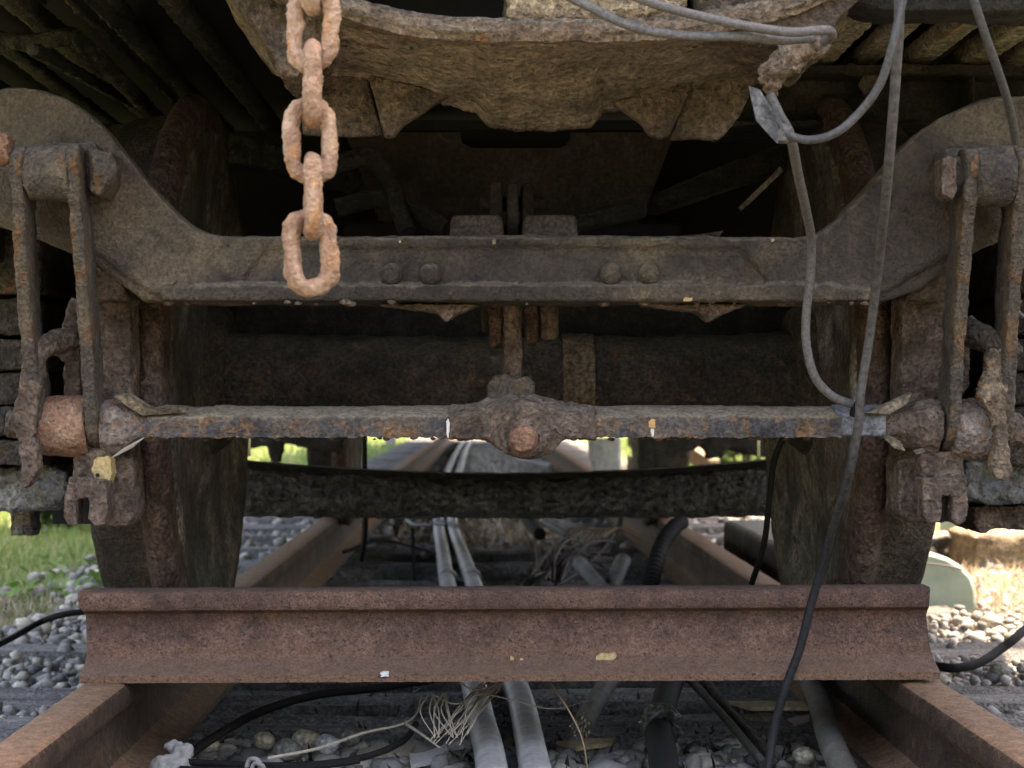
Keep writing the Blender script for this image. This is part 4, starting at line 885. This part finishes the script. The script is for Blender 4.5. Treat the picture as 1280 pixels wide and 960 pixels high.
# cut trunk cable with coloured cores
t = thing('cut_cable', 'thick grey cable cut off to show a bundle of coloured cores', 'cable', P(725, 912, 2.66))
m_ = MB(); m_.tube([P(770, 840, 3.2), P(752, 865, 3.0), P(738, 888, 2.83), P(727, 907, 2.7)], .0165, 18, 6); build(m_, 'sheath', 'dusty_hose', t)
cols = [(.5, .5, .52), (.45, .08, .06), (.6, .58, .5), (.08, .2, .12), (.2, .3, .4), (.55, .5, .2)]; CM = [plain('core_wire', c_, .5, 0, 50, .2) for c_ in cols]
for i in range(34):
    a = i * 2.4; q = .0148 * math.sqrt((i + .5) / 34); c_ = P(727, 907, 2.70); e = Vector((math.cos(a) * q, 0, math.sin(a) * q)); m_ = MB(); m_.tube([c_ + e + Vector((.002, .02, .001)), c_ + e * 1.12 + Vector((-.003, -.012, -.003))], .0016, 6, 1); build(m_, 'core', CM[i % 6], t)
# burst black hose
t = thing('burst_hose', 'thick black hose with torn ragged middle on the pebbles', 'hose', P(828, 955, 2.42))
m_ = MB(); m_.tube([P(845, 835, 3.1), P(833, 870, 2.9), P(826, 900, 2.7)], .021, 18, 8); build(m_, 'hose_run', 'black_cable', t)
m_ = MB(); m_.tube([P(824, 915, 2.62), P(828, 940, 2.5), P(832, 985, 2.35)], .021, 18, 8); build(m_, 'hose_run', 'black_cable', t)
m_ = MB()
for i in range(26):
    a = random.uniform(0, 6.28); c_ = P(826, 905 + random.uniform(-6, 14), 2.66); m_.tube([c_ + Vector((math.cos(a) * .018, 0, math.sin(a) * .018)), c_ + Vector((math.cos(a) * .031, random.uniform(-.02, .02), math.sin(a) * .027)), c_ + Vector((math.cos(a + .8) * .026, random.uniform(-.03, .03), math.sin(a + .8) * .024))], [.005, .002], 6, 3)
build(m_, 'torn_rubber', 'tar', t, vox=.002)
gthing('hose', 'ribbed dusty grey hose curving down beside the right rail', [P(1000, 835, 3.2), P(1018, 862, 2.98), P(1028, 890, 2.75), P(1038, 925, 2.55), P(1060, 975, 2.38), P(1080, 1010, 2.25)], .0185, 'dusty_hose', 'hose', sm=14, rip=.035)
gthing('rod', 'thin dark rod slanting over the pebbles, left of two', [P(862, 850, 3.0), P(900, 890, 2.75), P(955, 955, 2.46)], .0065, 'dark_steel', 'rod', 'slanting rods')
gthing('rod', 'flat dark rod slanting over the pebbles, right of two', [P(880, 850, 3.0), P(925, 905, 2.72), P(968, 948, 2.5)], .0085, 'wheel', 'rod', 'slanting rods')
# cloth, strap, roots, twigs
t = thing('rag', 'dirty white rag bundle at the foot of the left rail', 'rag', P(215, 950, 2.45))
m_ = MB(); m_.ball(P(214, 958, 2.45), .028, 3, (1.1, .8, .62)); m_.ball(P(228, 943, 2.46), .016, 3, (1, .9, .9)); m_.ball(P(218, 934, 2.47), .012, 3, (1.2, .8, .6)); build(m_, 'cloth', 'cloth', t, vox=.0025, disp=[(.02, .012), (.006, .003)])
m_ = MB(); m_.tube([P(308, 962, 2.42), P(312, 950, 2.42), P(322, 950, 2.41), P(326, 962, 2.41)], .0035, 8, 5); m_.tube([P(313, 966, 2.41), P(318, 955, 2.41), P(328, 957, 2.40), P(331, 968, 2.41)], .003, 8, 5); tag(build(m_, 'twist_tie', 'cloth', org=P(320, 960, 2.42)), 'pale twist of string tied round the black cable', 'string')
def twigs(name, lb, paths, r, mat, cat, group=None):
    m2 = MB()
    for q in paths: m2.tube([P(*p) for p in q], [r, r * .45], 7, 5)
    o = build(m2, name, mat, org=P(*paths[0][0])); tag(o, lb, cat, group); return o
twigs('twig', 'long pale forked root lying from the bottom left to the root tangle', [[(335, 948, 2.48), (400, 935, 2.5), (455, 916, 2.52), (500, 906, 2.54), (520, 893, 2.56), (527, 868, 2.6)], [(508, 905, 2.54), (530, 920, 2.5), (550, 935, 2.47)]], .0026, 'root', 'root')
pp = []
for i in range(16):
    x0 = random.uniform(600, 630); x1 = random.uniform(535, 590); pp.append([(x0, 853 + random.uniform(-2, 6), 2.65), ((x0 + x1) / 2 + random.uniform(-12, 12), 885 + random.uniform(-12, 12), 2.52), (x1, 925 + random.uniform(-14, 10), 2.46)])
for i in range(8):
    x0 = random.uniform(535, 560); pp.append([(x0, 868, 2.55), (x0 + random.uniform(-12, 12), 890, 2.5), (x0 + random.uniform(-14, 22), 922, 2.46)])
pp += [[(540, 868, 2.55), (570, 880, 2.53), (600, 868, 2.55), (640, 875, 2.55), (690, 886, 2.54), (735, 876, 2.6)], [(575, 853, 2.6), (592, 862, 2.55), (620, 857, 2.6)]]
twigs('root_tangle', 'tangle of thin pale dry roots under the middle of the laid rail', pp, .0014, 'root', 'roots')
twigs('twig', 'thin tan stem leaning over the cut cable', [[(687, 853, 2.5), (712, 890, 2.45), (728, 925, 2.42), (735, 965, 2.4)]], .0016, 'litter', 'twig')
def chip(pts, z, lb, mat, nm='wood_chip', cat='wood chip'):
    a = [G(x, y, z) for x, y in pts]; m2 = MB(); m2.prism(a, [p + Vector((0, 0, -.006)) for p in a]); tag(build(m2, nm, mat, org=a[0], disp=[(.01, .003)]), lb, cat, 'scraps on the pebbles')
chip([(695, 926), (770, 921), (765, 928), (720, 934)], -.0, 'thin straw coloured splinter under the cut cable', 'straw')
chip([(440, 938), (470, 932), (520, 931), (512, 940), (460, 944)], -.0, 'tan strip of wood between black cables', 'root')
chip([(512, 942), (530, 940), (557, 930), (560, 937), (540, 950), (514, 956)], .0, 'whitish bark scrap below the root tangle', 'paint_white')
chip([(910, 876), (1010, 876), (1012, 884), (940, 884)], .01, 'long yellowish lath behind the hose', 'straw')
chip([(925, 896), (962, 886), (985, 894), (960, 902)], .0, 'curled brown bark piece in front of the sleeper', 'timber')
chip([(985, 898), (1012, 893), (1012, 902), (995, 906)], .0, 'pale wedge of wood beside the grey hose', 'root')
chip([(924, 870), (932, 870), (930, 893), (925, 893)], .0, 'small upright grey splinter by the slanting rods', 'sleeper')
for px, py, r_, lb, mt in ((383, 925, .022, 'large tan angular stone standing among the pebbles', 'straw'), (330, 926, .017, 'cut tan stone with a flat face beside the black cable', 'straw'), (262, 932, .015, 'rounded cream stone under the black cable', 'straw'), (410, 930, .018, 'white rough stone by the pale root', 'paint_white'),
                           (437, 922, .019, 'smooth dark olive stone by the sleeper', 'dusty_hose'), (358, 938, .022, 'broad olive grey stone in the middle of the pebbles', 'dusty_hose'), (1003, 945, .017, 'round tan stone beside the grey hose', 'straw'), (1250, 838, .02, 'flat grey stone below the right cable', 'dusty_hose')):
    c_ = G(px, py, .012); m_ = MB(); m_.ball(c_, r_, 2, (1, .8, .8)); tag(build(m_, 'stone', grime('stone', *( [(.30, .26, .18), (.40, .35, .25), (.48, .43, .33)] if mt == 'straw' else [(.34, .34, .33), (.42, .42, .41), (.5, .5, .48)] if mt == 'paint_white' else [(.12, .12, .10), (.17, .165, .14), (.21, .20, .17)]), fine=120, big=20, bump=.4, bd=.003), org=c_, disp=[(.02, .012)]), lb, 'stone', 'larger stones in the ballast')

# ------------------------------------------------------------------ litter behind the laid rail
gthing('pipe_stub', 'short grey pipe stub leaning right, just above the laid rail', [P(724, 704, 5.0), P(742, 724, 4.85), P(765, 752, 4.7)], .0205, 'old_conduit', 'pipe stub', 'pipe stubs', sm=3)
gthing('pipe_stub', 'short grey pipe stub leaning left, just above the laid rail', [P(779, 700, 5.0), P(768, 725, 4.9), P(755, 755, 4.8)], .0225, 'old_conduit', 'pipe stub', 'pipe stubs', sm=3)
gthing('pipe_stub', 'thin pale pipe stub lying behind the tangle under the tie bar', [P(683, 653, 6.6), P(705, 666, 6.4), P(720, 676, 6.3)], .017, 'old_conduit', 'pipe stub', 'pipe stubs', sm=3)
gthing('pipe_stub', 'white pipe piece lying across the track beyond the tie bar', [P(648, 574, 13.5), P(670, 578, 13.3), P(688, 583, 13.1)], .025, 'conduit', 'pipe stub', 'pipe stubs', sm=3)
gthing('corrugated_hose', 'black corrugated hose rising beside the right rail', [P(812, 745, 4.6), P(817, 715, 4.65), P(828, 680, 4.8), P(842, 660, 4.95), P(852, 652, 5.1)], .019, 'black_cable', 'hose', sm=14, rip=.22, seg=18)
gthing('hose', 'bent grey hose behind the cable tangle', [P(762, 690, 6.2), P(768, 670, 6.2), P(775, 650, 6.2), P(772, 630, 6.2)], .012, 'old_conduit', 'hose')
t = thing('hollow_pipe', 'open dark pipe end among dry leaves under the tie bar', 'pipe', P(668, 660, 6.4))
m_ = MB(); m_.tube([P(660, 650, 6.4), P(675, 668, 6.1)], .022, 16, 2); build(m_, 'tube_wall', 'void', t)
pp = []
for i in range(30):
    a, b = random.uniform(645, 700), random.uniform(705, 775); y0 = random.uniform(715, 740); pp.append([(a, y0, 5.0 + random.uniform(-.1, .1)), ((a + b) / 2 + random.uniform(-20, 10), random.uniform(672, 712), 5.3), (b, random.uniform(662, 715), 5.5)])
twigs('wire_tangle', 'heap of thin black and brown wires behind the laid rail', pp, .0052, 'dark_litter', 'wires')
pp = []
for i in range(10): pp.append([(690 + i * 7, 690 - i * 2, 5.6), (712 + i * 7, 660, 5.8), (740 + i * 8, 672 + random.uniform(-5, 12), 5.8)])
twigs('coiled_wire', 'loose coil of tan wire on top of the wire heap', pp, .004, 'litter', 'wires')
twigs('wire', 'thin pale grey wires crossing the conduit pipes', [[(508, 650, 6.6), (520, 656, 6.5), (550, 656, 6.4), (600, 664, 6.4)], [(545, 650, 6.5), (580, 658, 6.4), (615, 668, 6.4)], [(515, 650, 6.4), (528, 640, 6.3)]], .0055, 'conduit', 'wires')
twigs('wire', 'black wires hanging left of the conduit pipes', [[(516, 660, 5.2), (517, 700, 5.2), (520, 745, 5.2)], [(430, 690, 5), (480, 676, 5.2), (545, 692, 5.4)], [(455, 650, 5), (452, 700, 5)]], .006, 'black_cable', 'wires')
tag(blades('dry_litter', 1600, rect(-.35, .30, 6.4, 8.4), .07, .018, 'litter', 1.8, z=-.02), 'dry leaves and straw under the tie bar', 'leaf litter')['kind'] = 'stuff'
tag(blades('dark_litter', 2600, rect(-.45, .5, 4.6, 6.2), .035, .014, 'dark_litter', 1.8, z=-.07), 'dark leaves and dirt behind the laid rail', 'leaf litter')
tag(blades('dark_litter', 800, rect(-.42, .5, 2.5, 3.3), .03, .008, 'dark_litter', 1.8, z=-.02), 'dark litter on the sleeper under the laid rail', 'leaf litter')
tag(blades('pale_litter', 3600, rect(-.4, .52, 8.6, 20), .07, .03, 'pale_litter', 1.8, z=-.03), 'pale dusty litter between the rails in the distance', 'leaf litter')
t = thing('pole_wire', 'x', 'x', (0, 0, 0)); bpy.data.objects.remove(t)
# black timber beside the right rail
m_ = MB(); m_.box((.745, 4.15, -.02), (.93, 5.55, .158)); o = build(m_, 'timber_baulk', 'black_timber', org=(.83, 4.9, 0), bev=.02, disp=[(.05, .01)]); tag(o, 'black timber baulk lying outside the right rail between the wheels', 'timber')

# ------------------------------------------------------------------ right side: pale green bins, timber
def bin_(c, sx_, sy_, sz_, lb, rot=0, seam=True):
    t = thing('plastic_bin', lb, 'plastic bin', c, 'pale green bins'); t.rotation_euler = (0, 0, R(rot))
    rs = []; n_ = 40
    for j in range(15):
        v = j / 14; a = v * math.pi / 2; q = math.cos(a) ** .34 if v < 1 else .02; z = sz_ * math.sin(a) ** .8
        ring = []
        for i in range(n_):
            b = 2 * math.pi * i / n_; cx_ = math.copysign(abs(math.cos(b)) ** .55, math.cos(b)); sy2 = math.copysign(abs(math.sin(b)) ** .55, math.sin(b))
            ring.append(Vector((cx_ * sx_ * q + c[0], sy2 * sy_ * q + c[1], z + c[2])))
        rs.append(ring)
    m2 = MB(); m2.rings(rs); build(m2, 'shell', 'pale_green', t, ang=None)
    if seam:
        m2 = MB(); z = c[2] + sz_ * .86; pts = []
        q = .80
        for i in range(25):
            b = math.pi + math.pi * i / 24; pts.append((math.copysign(abs(math.cos(b)) ** .55, math.cos(b)) * sx_ * q + c[0], math.copysign(abs(math.sin(b)) ** .55, math.sin(b)) * sy_ * q + c[1], z))
        m2.tube(pts, .0035, 6, 2); build(m2, 'seam', 'old_conduit', t, ang=None)
    return t
t = thing('plastic_bin', 'boxy pale green plastic bin with sloping shoulder behind the right end of the laid rail', 'plastic bin', P(1180, 770, 4.6), 'pale green bins')
m_ = MB(); m_.slab([(1085, 688), (1165, 691), (1185, 697), (1203, 708), (1216, 722), (1221, 738), (1222, 763), (1217, 772), (1085, 772)], 4.6, 4.86); build(m_, 'shell', 'pale_green', t, bev=.014, disp=[(.2, .004)])
m_ = MB(); m_.tube([P(1090, 700, 4.598), P(1160, 704, 4.598), P(1188, 708, 4.598), P(1203, 712, 4.598)], .0022, 6, 4); build(m_, 'seam', 'old_conduit', t)
bin_((1.92, 6.9, -.05), .13, .15, .19, 'small pale green bin behind the timber block')
bin_((2.16, 6.6, .03), .13, .15, .16, 'pale green bin at the right edge above the timber block')
m_ = MB(); m_.box((1.60, 5.75, -.06), (2.35, 6.1, .095)); o = build(m_, 'timber_block', 'timber', org=(1.9, 5.9, -.06), vox=.012, disp=[(.06, .03), (.02, .01)]); tag(o, 'weathered sunlit timber block on the stones at the right edge', 'timber')
m_ = MB(); m_.box((1.42, 6.1, -.06), (1.62, 6.3, .07)); o = build(m_, 'timber_stump', 'black_timber', org=(1.5, 6.2, -.06), vox=.012, disp=[(.06, .04), (.02, .02)]); tag(o, 'dark rotten stump end left of the timber block', 'timber')
gthing('twig', 'bent white twig standing by the green bin', [G(1222, 718, .05), G(1228, 735, .0), G(1236, 745, .0)], .005, 'paint_white', 'twig')

# distance: posts, leaning boards
for px, wd_, hgt, lb in ((440, .09, .5, 'first grey concrete post in the grass seen through the gap'), (488, .07, .5, 'second grey concrete post in the grass seen through the gap')):
    c_ = G(px, 560, GZ); m_ = MB(); m_.box((c_.x - wd_, c_.y - wd_, GZ), (c_.x + wd_, c_.y + wd_, GZ + hgt)); tag(build(m_, 'concrete_post', 'concrete', org=c_, bev=.02), lb, 'post', 'concrete posts in the grass')
t = thing('leaning_frame', 'brown timber frame leaning beside the track beyond the tie bar', 'timber frame', (1.05, 12, GZ))
for a_, b_ in (((.95, 11.5, .30), (1.25, 10.2, -.02)), ((1.1, 12.5, .42), (1.35, 10.4, .14)), ((.98, 11.9, .12), (1.2, 10.2, -.05))):
    m_ = MB(); A, B = Vector(a_), Vector(b_); m_.rings([[q + Vector((dx, 0, dz)) for dx, dz in ((-.03, -.05), (.03, -.05), (.03, .05), (-.03, .05))] for q in (A, B)]); build(m_, 'rail_board', 'timber', t)
m_ = MB(); m_.slab([(738, 548), (775, 548), (778, 586), (745, 592), (738, 575)], 9.5, 9.7); tag(build(m_, 'concrete_block', 'concrete', org=P(757, 590, 9.5), disp=[(.1, .03)], vox=.015), 'grey broken concrete block standing by the right rail in the distance', 'block')
